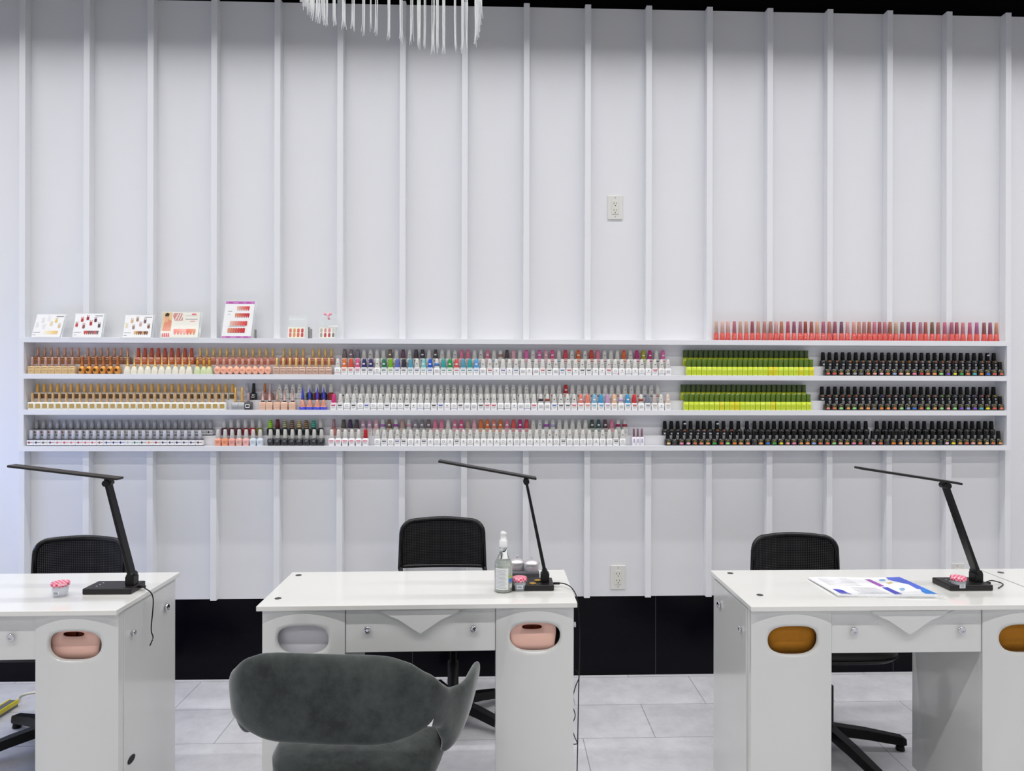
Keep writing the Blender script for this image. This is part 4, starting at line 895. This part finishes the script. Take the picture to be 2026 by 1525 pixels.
# small jars
def gingham():
    m = bpy.data.materials.new('pink_gingham'); m.use_nodes = True; nt = m.node_tree; b = nt.nodes['Principled BSDF']
    tc = nt.nodes.new('ShaderNodeTexCoord'); ch = nt.nodes.new('ShaderNodeTexChecker'); ch.inputs['Scale'].default_value = 130
    ch.inputs[1].default_value = (*lin((226, 60, 100)), 1); ch.inputs[2].default_value = (*lin((246, 190, 205)), 1)
    nt.links.new(tc.outputs['Object'], ch.inputs[0]); nt.links.new(ch.outputs[0], b.inputs['Base Color']); b.inputs['Roughness'].default_value = .4
    return m
GING = gingham()
def jar(u, v, label, s=1.0):
    p = onZ(u, v, DH); r = empty('small_jar', (p.x, p.y, DH), label=label, cat='jar', group='small pink-lidded glass jars')
    bm = NB(); R = .0225*s
    loft(bm, [(.0004, R*.80, R*.80, 2.4), (.003, R*.86, R*.86, 2.6), (.026*s, R*.98, R*.98, 2.6), (.032*s, R*.9, R*.9, 2.2), (.036*s, R*.9, R*.9), (.036*s, R*.84, R*.84), (.031*s, R*.84, R*.84), (.026*s, R*.9, R*.9, 2.6), (.006, R*.78, R*.78, 2.5)], 24)
    done('glass_body', bm, mat('jar_glass', (226, 234, 238), .05, alpha=.38, coat=.5), r)
    bm = NB(); rr = []
    loft(bm, [(.0365*s-.004, R*1.12, R*1.12), (.0365*s+.004, R*1.15, R*1.15), (.0365*s+.008, R*1.08, R*1.08), (.0365*s+.0088, R*.9, R*.9)], 24); done('lid', bm, GING, r)
    bm = NB(); box(bm, -.010, .010, -R*.99-.0006, -R*.99, .010, .022); box(bm, -.008, .008, -R*.99-.0009, -R*.99-.0006, .013, .015, mi=1); box(bm, -.008, .006, -R*.99-.0009, -R*.99-.0006, .0175, .019, mi=1); done('jar_label', bm, [c_((226, 232, 240)), DARKT], r)
jar(119.5, 1179, 'small glass jar with pink checked lid on the left desk', 1.08)
jar(1028, 1167, 'small glass jar with pink checked lid beside the sanitizer bottle')
jar(1896, 1165.5, 'small glass jar with pink checked lid at the right desk lamp', 1.0)
# sanitizer bottle
p = onZ(996, 1169, DH)
r = empty('sanitizer_bottle', (p.x, p.y, DH), label='tall clear pump bottle of sanitizer gel with white cap on middle desk', cat='bottle')
bm = NB(); loft(bm, [(.0003, .026, .026), (.004, .0305, .0305), (.088, .0305, .0305), (.105, .026, .026), (.122, .0165, .0165), (.152, .0125, .0125), (.156, .0125, .0125)], 32); done('bottle_body', bm, GLASS, r)
bm = NB(); loft(bm, [(.003, .025, .025), (.006, .0288, .0288), (.088, .0288, .0288), (.101, .0255, .0255), (.1012, .002, .002)], 32); done('gel', bm, LIQ, r)
bm = NB(); loft(bm, [(.150, .0135, .0135), (.152, .0142, .0142), (.172, .0138, .0138), (.174, .012, .012), (.174, .0105, .0105), (.192, .0098, .0098), (.1925, .0112, .0112), (.199, .0105, .0105), (.203, .004, .005, 2, 0, -.003)], 24); done('pump_cap', bm, mat('white_cap_plastic', (240, 240, 240), .3), r)
bm = NB()
def cyl_patch(a0, a1, z0, z1, R, mi):
    n_ = 10; A = [bm.verts.new((R*math.sin(a0+(a1-a0)*i/n_), -R*math.cos(a0+(a1-a0)*i/n_), z)) for z in (z0, z1) for i in range(n_+1)]
    for i in range(n_): bm.faces.new((A[i], A[i+1], A[n_+2+i], A[n_+1+i])).material_index = mi
cyl_patch(-1.0, .55, .012, .084, .0309, 0)
for q in range(14): cyl_patch(-.95, .35-.2*((q*7) % 3)/2, .017+q*.0046, .0186+q*.0046, .0311, 1)
cyl_patch(.62, 1.3, .048, .058, .0310, 3); cyl_patch(.62, 1.3, .036, .048, .0310, 2); cyl_patch(.7, 1.2, .016, .030, .0310, 4)
done('bottle_label', bm, [c_((232, 234, 232)), c_((176, 178, 192)), c_((60, 120, 200)), c_((150, 190, 90)), c_((200, 204, 196))], r)
# cosmetic case with two domed glass jars
p0 = onZ(1008, 1143, DH); p1 = onZ(1067, 1143, DH)
cx_ = (p0.x+p1.x)/2; wy = -.965; hw = (p1.x-p0.x)/2
bm = NB(); box(bm, -hw, hw, -.038, .038, 0, .018, bev=.002); box(bm, -hw+.004, hw-.004, -.034, .034, .018, .022, mi=1)
o = done('display_tray', bm, [mat('grey_tray', (70, 70, 74), .3, metal=.3), c_((150, 150, 156), 'metal')], None); o.location = (cx_, wy, DH); tag(o, 'dark grey tray under the domed glass jars on middle desk', 'tray')
for dx, dy, lb in ((-hw*.48, .010, 'left domed glass jar with chrome finial on the dark tray'), (hw*.5, -.006, 'right domed glass jar with chrome finial on the dark tray')):
    r = empty('domed_jar', (cx_+dx, wy+dy, DH+.0222), label=lb, cat='jar', group='domed glass jars'); R = hw*.56
    bm = NB(); loft(bm, [(0, R*.9, R*.9), (.002, R*.95, R*.95), (.024, R*.97, R*.97), (.024, R*.9, R*.9), (.003, R*.86, R*.86)], 28); done('glass_body', bm, mat('thin_glass', (226, 230, 234), .04, alpha=.3, coat=.6), r)
    bm = NB(); loft(bm, [(.0035, R*.80, R*.80), (.013, R*.82, R*.82), (.016, R*.6, R*.6)], 20); done('contents', bm, mat('plum_gems', (150, 60, 90), .3, noise=.5, nscale=300), r)
    bm = NB(); loft(bm, [(.0245, R, R), (.0255, R*1.03, R*1.03), (.031, R*.93, R*.93), (.038, R*.62, R*.62), (.041, R*.25, R*.25), (.0415, .002, .002)], 28); done('dome_lid', bm, mat('chrome_dome', (215, 212, 214), .1, metal=.6), r)
    bm = NB(); loft(bm, [(.0412, .0015, .0015), (.045, .0015, .0015), (.046, .0035, .0035), (.0495, .0035, .0035), (.051, .001, .001)], 14); done('finial', bm, CHROME, r)
# brochures in a plastic sleeve
r = empty('brochure', (1.285, -1.145, DH), label='blue and white brochure sheet lying on the right desk', cat='brochure')
TL, TR, BR, BL = (onZ(u, v, .766) for u, v in ((1598, 1142), (1782, 1142), (1856, 1179), (1658, 1177)))
O = Vector((1.285, -1.145, DH))
def S(a, b, z=0):
    q = (TL*(1-a)+TR*a)*(1-b)+(BL*(1-a)+BR*a)*b - O; q.z = .0066+z+.0015*math.sin(a*7+b*2); return q
bm = NB(); n_ = 14; th = []
for z in (0, -.0045):
    th.append([[bm.verts.new(S(i/n_, j/6)+Vector((0, 0, z))) for i in range(n_+1)] for j in range(7)])
for k, g in enumerate(th):
    for j in range(6):
        for i in range(n_): bm.faces.new((g[j][i], g[j][i+1], g[j+1][i+1], g[j+1][i]))
for i in range(n_):
    for j in (0, 6): bm.faces.new((th[0][j][i], th[0][j][i+1], th[1][j][i+1], th[1][j][i]))
for j in range(6):
    for i in (0, n_): bm.faces.new((th[0][j][i], th[0][j+1][i], th[1][j+1][i], th[1][j][i]))
done('paper_stack', bm, c_((246, 247, 250)), r)
bm = NB()
def uv_of(u, v):   # printed shapes given on the sheet
    p = onZ(u, v, .766); 
    # invert bilinear approximately
    a, b = .5, .5
    for _ in range(25):
        q = (TL*(1-a)+TR*a)*(1-b)+(BL*(1-a)+BR*a)*b; e = p-q
        da = (TR-TL)*(1-b)+(BR-BL)*b; db = (BL-TL)*(1-a)+(BR-TR)*a
        det = da.x*db.y-da.y*db.x; a += (e.x*db.y-e.y*db.x)/det; b += (da.x*e.y-da.y*e.x)/det
    return a, b
def zp(x, y): return uv_of(1570+x/6.139, 1110+y/6.139)
def printed(pts, mi):
    """subdivide so that prints follow the sheet"""
    q = [zp(*p) for p in pts]; f_ = bm.faces.new([bm.verts.new(S(a, b, .0006)) for a, b in q]); f_.material_index = mi
printed([(1120, 198), (1290, 198), (1400, 250), (1400, 290), (1240, 250), (1150, 225)], 0)
printed([(1290, 198), (1480, 285), (1590, 350), (1500, 345), (1400, 290), (1400, 250)], 0)
printed([(1480, 285), (1750, 405), (1610, 405), (1560, 380), (1540, 350), (1500, 335)], 1)
printed([(865, 218), (925, 218), (1110, 303), (1045, 306)], 2)
printed([(1070, 318), (1140, 316), (1325, 405), (1240, 407)], 3)
printed([(472, 347), (530, 347), (600, 358), (640, 380), (710, 407), (580, 403)], 3)
printed([(1035, 222), (1085, 215), (1125, 228), (1100, 242), (1050, 240)], 4)
printed([(1120, 262), (1190, 255), (1205, 268), (1160, 282)], 5)
printed([(1280, 335), (1330, 328), (1360, 345), (1330, 365), (1300, 358)], 4)
for q in range(6):
    y0 = 212+q*16; printed([(290+q*26+0, y0), (640+q*36, y0), (648+q*36, y0+5), (298+q*26, y0+5)], 6)
for q in range(5):
    y0 = 322+q*16; printed([(690+q*26, y0), (1010+q*36, y0), (1018+q*36, y0+5), (698+q*26, y0+5)], 6)
done('print', bm, [c_((70, 96, 214)), c_((0, 130, 230)), c_((160, 70, 180)), c_((60, 64, 190)), c_((140, 180, 220)), c_((214, 200, 130)), c_((214, 216, 222))], r)
bm = NB(); n_ = 30
A = []
for j, b in enumerate((.93, 1.0, 1.07)):
    A.append([bm.verts.new(S(-.03+1.10*i/n_, b, .0)+Vector((0, 0, (.0012, -.001, -.0045)[j]+random.uniform(-.0006, .0012)*(j > 0)))) for i in range(n_+1)])
for j in range(2):
    for i in range(n_): bm.faces.new((A[j][i], A[j][i+1], A[j+1][i+1], A[j+1][i]))
o = done('plastic_sleeve', bm, mat('clear_film', (236, 238, 240), .12, alpha=.35), r)

# ------------------------------------------------------------------ black mesh chairs
def mesh_chair(loc, rz, label, back_y, ztop, zbot, half, legang, open_back=False, bx=0):
    r = empty('mesh_chair', loc, rz, label=label, cat='chair', group='black mesh-backed chairs')
    # base: column + five flat legs
    bm = NB(); loft(bm, [(.055, .032, .032), (.095, .030, .030), (.10, .024, .024), (.25, .024, .024), (.25, .014, .014), (.405, .014, .014)], 20); done('gas_column', bm, BLACKM, r)
    for k in range(5):
        a = legang+2*PI*k/5; d = Vector((math.cos(a), math.sin(a), 0)); n = Vector((-d.y, d.x, 0))
        bm = NB(); vv = []
        for t, w_, z0, z1 in ((.02, .024, .058, .095), (.15, .022, .045, .080), (.29, .019, .024, .056), (.305, .015, .026, .048)):
            for sn in (-1, 1):
                for z in (z0, z1): vv.append(bm.verts.new(d*t+n*sn*w_*(1 if z == z0 else .8)+Vector((0, 0, z))))
        for q in range(3):
            b0 = q*4
            for i0, i1 in ((0, 1), (1, 3), (3, 2), (2, 0)): bm.faces.new((vv[b0+i0], vv[b0+i1], vv[b0+4+i1], vv[b0+4+i0]))
        bm.faces.new((vv[0], vv[1], vv[3], vv[2])); bm.faces.new([vv[12+i] for i in (0, 2, 3, 1)])
        lg = done('leg', bm, BLACK, r)
        bm = NB(); c = d*.285; loft(bm, [(0, .016, .016), (.004, .018, .018), (.024, .014, .014)], 14, cx=c.x, cy=c.y); done('glide', bm, BLACK, lg)
    # seat: front is toward the camera (-y)
    bm = NB(); loft(bm, [(.405, .16, .16, 3), (.412, .215, .21, 3.4), (.428, .226, .222, 3.6), (.430, .226, .222, 3.6)], 40, cap1=False); loft(bm, [(.430, .224, .220, 3.6), (.452, .222, .218, 3.4), (.468, .205, .20, 3), (.474, .15, .15, 2.6)], 40, cap0=True); 
    done('seat', bm, mat('black_seat_fabric', (34, 32, 33), .55, noise=.1, nscale=60), r)
    by = back_y-loc[1]
    # back frame: rounded trapezoid tube
    zt, zb = ztop-loc[2], zbot-loc[2]; pts = []
    def bend(x): return by+.035-.035*(1-(x/half)**2)*-1 if False else by-.045*((x/half)**2)+.03
    R = .055; top_half = half*.97
    path = [(-half, zb)]
    for i in range(9):
        a = PI-(PI/2)*i/8; path.append((-top_half+R+R*math.cos(a), zt-R+R*math.sin(a)))
    for i in range(1, 8): path.append((-top_half+R+(2*(top_half-R))*i/8, zt+.006*math.sin(PI*i/8)))
    for i in range(9):
        a = PI/2-(PI/2)*i/8; path.append((top_half-R+R*math.cos(a), zt-R+R*math.sin(a)))
    path.append((half, zb))
    n1 = len(path)
    zs = [(x, bend(x), z) for x, z in path]
    low = [(half-.005-2*(half-.005)*i/10) for i in range(11)]
    bm = NB(); tube(bm, [(x+bx, y, z) for x, y, z in zs], .011, 12)
    tube(bm, [(x+bx, bend(x), zb+.012-.008*(1-(x/half)**2)) for x in low], .009, 10)
    done('back_frame', bm, mat('black_frame_plastic', (16, 16, 18), .25, spec=.5), r)
    # mesh panel
    bm = NB(); nx, nz = 18, 12; G = []
    for j in range(nz+1):
        row = []
        for i in range(nx+1):
            s = -1+2*i/nx; z = zb+.008+(zt-zb-.008)*j/nz
            hw_ = half-(half-top_half)*j/nz
            if z > zt-R: hw_ = top_half-R+math.sqrt(max(R*R-(z-(zt-R))**2, 0))
            x = s*hw_; row.append(bm.verts.new((x+bx, bend(x)+.002, z)))
        G.append(row)
    for j in range(nz):
        for i in range(nx): 
            f_ = bm.faces.new((G[j][i], G[j][i+1], G[j+1][i+1], G[j+1][i])); f_.smooth = True
    done('mesh_back', bm, CMESH, r)
    # posts that carry the back from the seat
    for s in (-1, 1):
        bm = NB()
        x = s*half; tube(bm, [(x+bx, bend(x), zb+.01), (x*1.0+bx*.8, by-.02, (zb+.40)/2+.03), (s*.19+bx*.3, min(by-.03, .21), .41), (s*.12, .12, .402)], .011, 10)
        done('back_support', bm, BLACK, r)
    return r
mesh_chair((1.325, -.735, 0), 0, 'black mesh-backed chair behind the right desk', -.44, .785, .57, .192, math.radians(-6), bx=-.015)
mesh_chair((-.20, -.44, 0), 0, 'black mesh-backed chair behind the middle desk, tallest back', -.21, .820, .600, .196, math.radians(36), bx=-.065)
mesh_chair((-1.80, -.62, 0), 0, 'black mesh-backed chair behind the left desk', -.40, .778, .58, .196, math.radians(5), bx=-.02)

# ------------------------------------------------------------------ grey velvet chair
VC_ = (-.408, -1.545, 0)
r = empty('velvet_chair', VC_, math.radians(-6), label='dark grey velvet tub chair seen from behind at the middle desk', cat='chair')
def smoothstep(t): t = max(0, min(1, t)); return t*t*(3-2*t)
half_path = [(0, -.250), (.09, -.249), (.165, -.243), (.222, -.222), (.258, -.18), (.276, -.11), (.284, -.05), (.288, .01), (.290, .06), (.290, .11)]
path = [(-x*.90, y) for x, y in half_path[::-1]]+half_path[1:]
def cr(P4, t):
    p0, p1, p2, p3 = P4; return .5*((2*p1)+(-p0+p2)*t+(2*p0-5*p1+4*p2-p3)*t*t+(-p0+3*p1-3*p2+p3)*t**3)
pv = [Vector((x, y, 0)) for x, y in path]; dense = []
for i in range(len(pv)-1):
    q = [pv[max(i-1, 0)], pv[i], pv[i+1], pv[min(i+2, len(pv)-1)]]
    for t in (0, .25, .5, .75): dense.append(cr(q, t))
dense.append(pv[-1])
def prof(s):   # s = arc fraction from the back centre, 0..1 -> top, bottom, thickness
    T = [(0, .803, .572, .052), (.20, .803, .573, .052), (.27, .799, .577, .052), (.34, .782, .588, .05), (.42, .742, .603, .046), (.50, .695, .585, .042), (.56, .670, .535, .04), (.66, .662, .47, .04), (.80, .668, .445, .04), (.92, .664, .455, .036), (1.0, .635, .49, .02)]
    for a, b in zip(T, T[1:]):
        if s <= b[0]:
            t = (s-a[0])/(b[0]-a[0]); t = t*t*(3-2*t)*.5+t*.5; return [a[k]+(b[k]-a[k])*t for k in (1, 2, 3)]
    return T[-1][1:]
L_ = [0]
for a, b in zip(dense, dense[1:]): L_.append(L_[-1]+(b-a).length)
tot = L_[-1]
bm = NB(); rings_ = []; NS = 24
for i, p in enumerate(dense):
    s = abs(L_[i]/tot*2-1); zt, zb, th_ = prof(s)
    if L_[i] < tot/2 and s > .6: zb = max(zb, .52)
    d = (dense[min(i+1, len(dense)-1)]-dense[max(i-1, 0)]).normalized(); n = Vector((d.y, -d.x, 0))  # outward
    hz = (zt-zb)/2; cz = (zt+zb)/2; vv = []
    for k in range(NS):
        a = 2*PI*k/NS; c, s_ = math.cos(a), math.sin(a)
        u_ = th_/2*math.copysign(abs(c)**(2/2.4), c); v_ = hz*math.copysign(abs(s_)**(2/3.6), s_)
        z = cz+v_
        lean = (z-.46)*(.09+.16*smoothstep((s-.5)/.25))-.035*smoothstep((.52-z)/.1)
        vv.append(bm.verts.new((p.x+n.x*(u_+lean), p.y+n.y*(u_+lean), z)))
    rings_.append(vv)
for a, b in zip(rings_, rings_[1:]):
    for k in range(NS): bm.faces.new((a[k], a[(k+1) % NS], b[(k+1) % NS], b[k])).smooth = True
for vv in (rings_[0], rings_[-1]):
    c = sum((v.co for v in vv), Vector())/NS; cv = bm.verts.new(c)
    for k in range(NS): bm.faces.new((vv[k], vv[(k+1) % NS], cv)).smooth = True
shell = done('backrest_shell', bm, VELVET, r)
ss = shell.modifiers.new('sub', 'SUBSURF'); ss.levels = 1; ss.render_levels = 1
bm = NB(); loft(bm, [(.340, .10, .10, 2.4), (.345, .17, .17, 2.6), (.37, .205, .205, 2.8), (.42, .226, .226, 2.9), (.462, .228, .228, 2.9), (.485, .214, .214, 2.7), (.498, .17, .17, 2.5), (.502, .10, .10, 2.2)], 48, cx=.026, cy=.005)
done('seat', bm, VELVET, r)
bm = NB(); tube(bm, [(.262, -.04, .50), (.25, .0, .49), (.225, .05, .44), (.16, .06, .36), (.05, .0, .335)], .013, 10); tube(bm, [(-.235, -.0, .50), (-.23, .03, .49), (-.215, .05, .44), (-.16, .06, .36), (-.05, .0, .335)], .013, 10)
box(bm, -.09, .09, -.09, .09, .318, .34, bev=.004); done('frame_bracket', bm, BLACKM, r)
bm = NB(); loft(bm, [(.06, .03, .03), (.12, .028, .028), (.12, .018, .018), (.32, .018, .018)], 20); done('column', bm, BLACKM, r)
for k in range(4):
    a = PI/4+k*PI/2; d = Vector((math.cos(a), math.sin(a), 0)); bm = NB()
    tube(bm, [d*.02+Vector((0, 0, .085)), d*.16+Vector((0, 0, .06)), d*.30+Vector((0, 0, .018))], [.018, .015, .012], 10); done('leg', bm, BLACKM, r)
bm = NB(); box(bm, -.006, .006, -.0008, .0008, -.024, .0); t_ = done('care_tag', bm, c_((236, 236, 232)), r); t_['label'] = 'small white tag'
pt = onY(876, 1407, -1.772); t_.location = (pt.x-VC_[0], pt.y-VC_[1], pt.z); t_.rotation_euler = (0, .25, .5)

# ------------------------------------------------------------------ cords and power strip
def catmull(ps, n_=8):
    ps = [Vector(p) for p in ps]; P4 = [ps[0]]+ps+[ps[-1]]; out = []
    for i in range(1, len(P4)-2):
        for t in range(n_): out.append(cr(P4[i-1:i+3], t/n_))
    out.append(ps[-1]); return out
g = lambda u, v, y: tuple(onY(u, v, y))
bm = NB(); tube(bm, catmull([g(1139, 1325, -.93), g(1146, 1338, -.93), g(1138, 1360, -.93), g(1132, 1390, -.93), g(1138, 1415, -.93), g(1132, 1435, -.93), g(1136, 1455, -.93), g(1142, 1470, -.93), g(1134, 1472, -.93)]), .0018, 8)
tag(done('hanging_cable', bm, BLACK, None), 'thin black cable hanging beside the right end of middle desk', 'cable')
q0 = onZ(0, 1404, .02); q1 = onZ(26, 1388, .02); d = (q1-q0).normalized(); ang = math.atan2(d.y, d.x)
r = empty('power_strip', (q1.x-.12*d.x, q1.y-.12*d.y, 0), ang, label='grey power strip with yellow stripes on floor at left photo edge', cat='power strip')
bm = NB(); box(bm, -.15, .12, -.024, .024, 0, .030, bev=.004); done('body', bm, c_((110, 112, 116)), r)
bm = NB(); box(bm, -.15, .121, -.026, -.019, .012, .0315, bev=.001, seg=1); box(bm, -.15, .121, .012, .019, .026, .0315, bev=.001, seg=1); done('yellow_stripe', bm, c_((226, 210, 30)), r)
bm = NB(); e0 = onZ(20, 1389, .016); tube(bm, catmull([(e0.x+.02, e0.y+.02, .016), tuple(onZ(40, 1376, .008)), tuple(onZ(60, 1370.5, .006)), tuple(onZ(90, 1369, .006)), tuple(onZ(150, 1380, .006))]), .005, 10)
tag(done('white_power_cable', bm, c_((232, 230, 214)), None), 'thick white power cable running from the striped power strip', 'cable')

# ------------------------------------------------------------------ yarn chandelier
CHY = CAMY+2.4; cc = onY(776, 60, CHY); RR = .293
r = empty('yarn_chandelier', (cc.x, CHY, 3.5), label='round white yarn fringe chandelier hanging at the top of photo', cat='chandelier')
bm = NB(); tube(bm, [(RR*math.cos(2*PI*i/40), RR*math.sin(2*PI*i/40), -.25) for i in range(41)], .006, 8, caps=False)
for k in range(4): tube(bm, [(RR*math.cos(k*PI/2+.4), RR*math.sin(k*PI/2+.4), -.25), (0, 0, -.005)], .0012, 6)
done('hanging_ring', bm, c_((220, 220, 220)), r)
YARN = mat('white_yarn', (250, 252, 251), .9)
def tassel(a, zb, n_, sp, rnd):
    bm = NB(); x0, y0 = RR*math.cos(a), RR*math.sin(a)
    for k in range(n_):
        dx = rnd.uniform(-sp, sp); dy = rnd.uniform(-.008, .008); e = rnd.uniform(-.012, .012); kx = rnd.uniform(-.007, .007)
        z1 = zb+e
        tube(bm, [(x0+dx, y0+dy, -.25), (x0+dx*1.0, y0+dy, z1+.12), (x0+dx*.7+kx*.3, y0+dy, z1+.03), (x0+dx*.7+kx, y0+dy, z1)], [.0013, .0013, .0015, .0011], 5)
    done('yarn_tassel', bm, YARN, r)
rnd = random.Random(3)
for u, vb, n_ in ((647, 56, 5), (667, 62, 8), (684, 67, 8), (702, 67, 7), (722, 70, 6), (735, 64, 2), (746, 71, 5), (770, 77, 9), (793, 81, 8), (815, 84, 4), (828, 90, 6), (839, 88, 5), (856, 99, 7), (865, 96, 7), (877, 100, 8), (899, 95, 4), (915, 97, 9), (922, 94, 4)):
    ca = max(-.985, min(.985, (u-776)/172.0)); a = math.acos(ca)
    y = CHY+RR*math.sin(a); zb = onY(u, vb, y).z-3.5; xw = onY(u, vb, y).x-cc.x
    a2 = math.acos(max(-.999, min(.999, xw/RR)))
    tassel(a2, zb, n_, .0055, rnd)
for k in range(12):   # dense ends where the ring turns
    a = PI-.0-.62*(k/11)+.08; y = CHY+RR*math.sin(a); u = 603+(1+math.cos(a))*173; vb = 4+(k/11)*48
    tassel(a, onY(u, vb, y).z-3.5, 5, .004, rnd)
for k in range(9):
    a = -.12+.50*(k/8); y = CHY+RR*math.sin(a); u = 776+math.cos(a)*173; vb = 14+(k/8)*72
    tassel(a, onY(u, vb, y).z-3.5, 6, .004, rnd)
for k in range(18):
    a = PI+.15+(PI-.35)*k/17; tassel(a, 2.73-3.5+rnd.uniform(-.02, .02), 5, .0055, rnd)
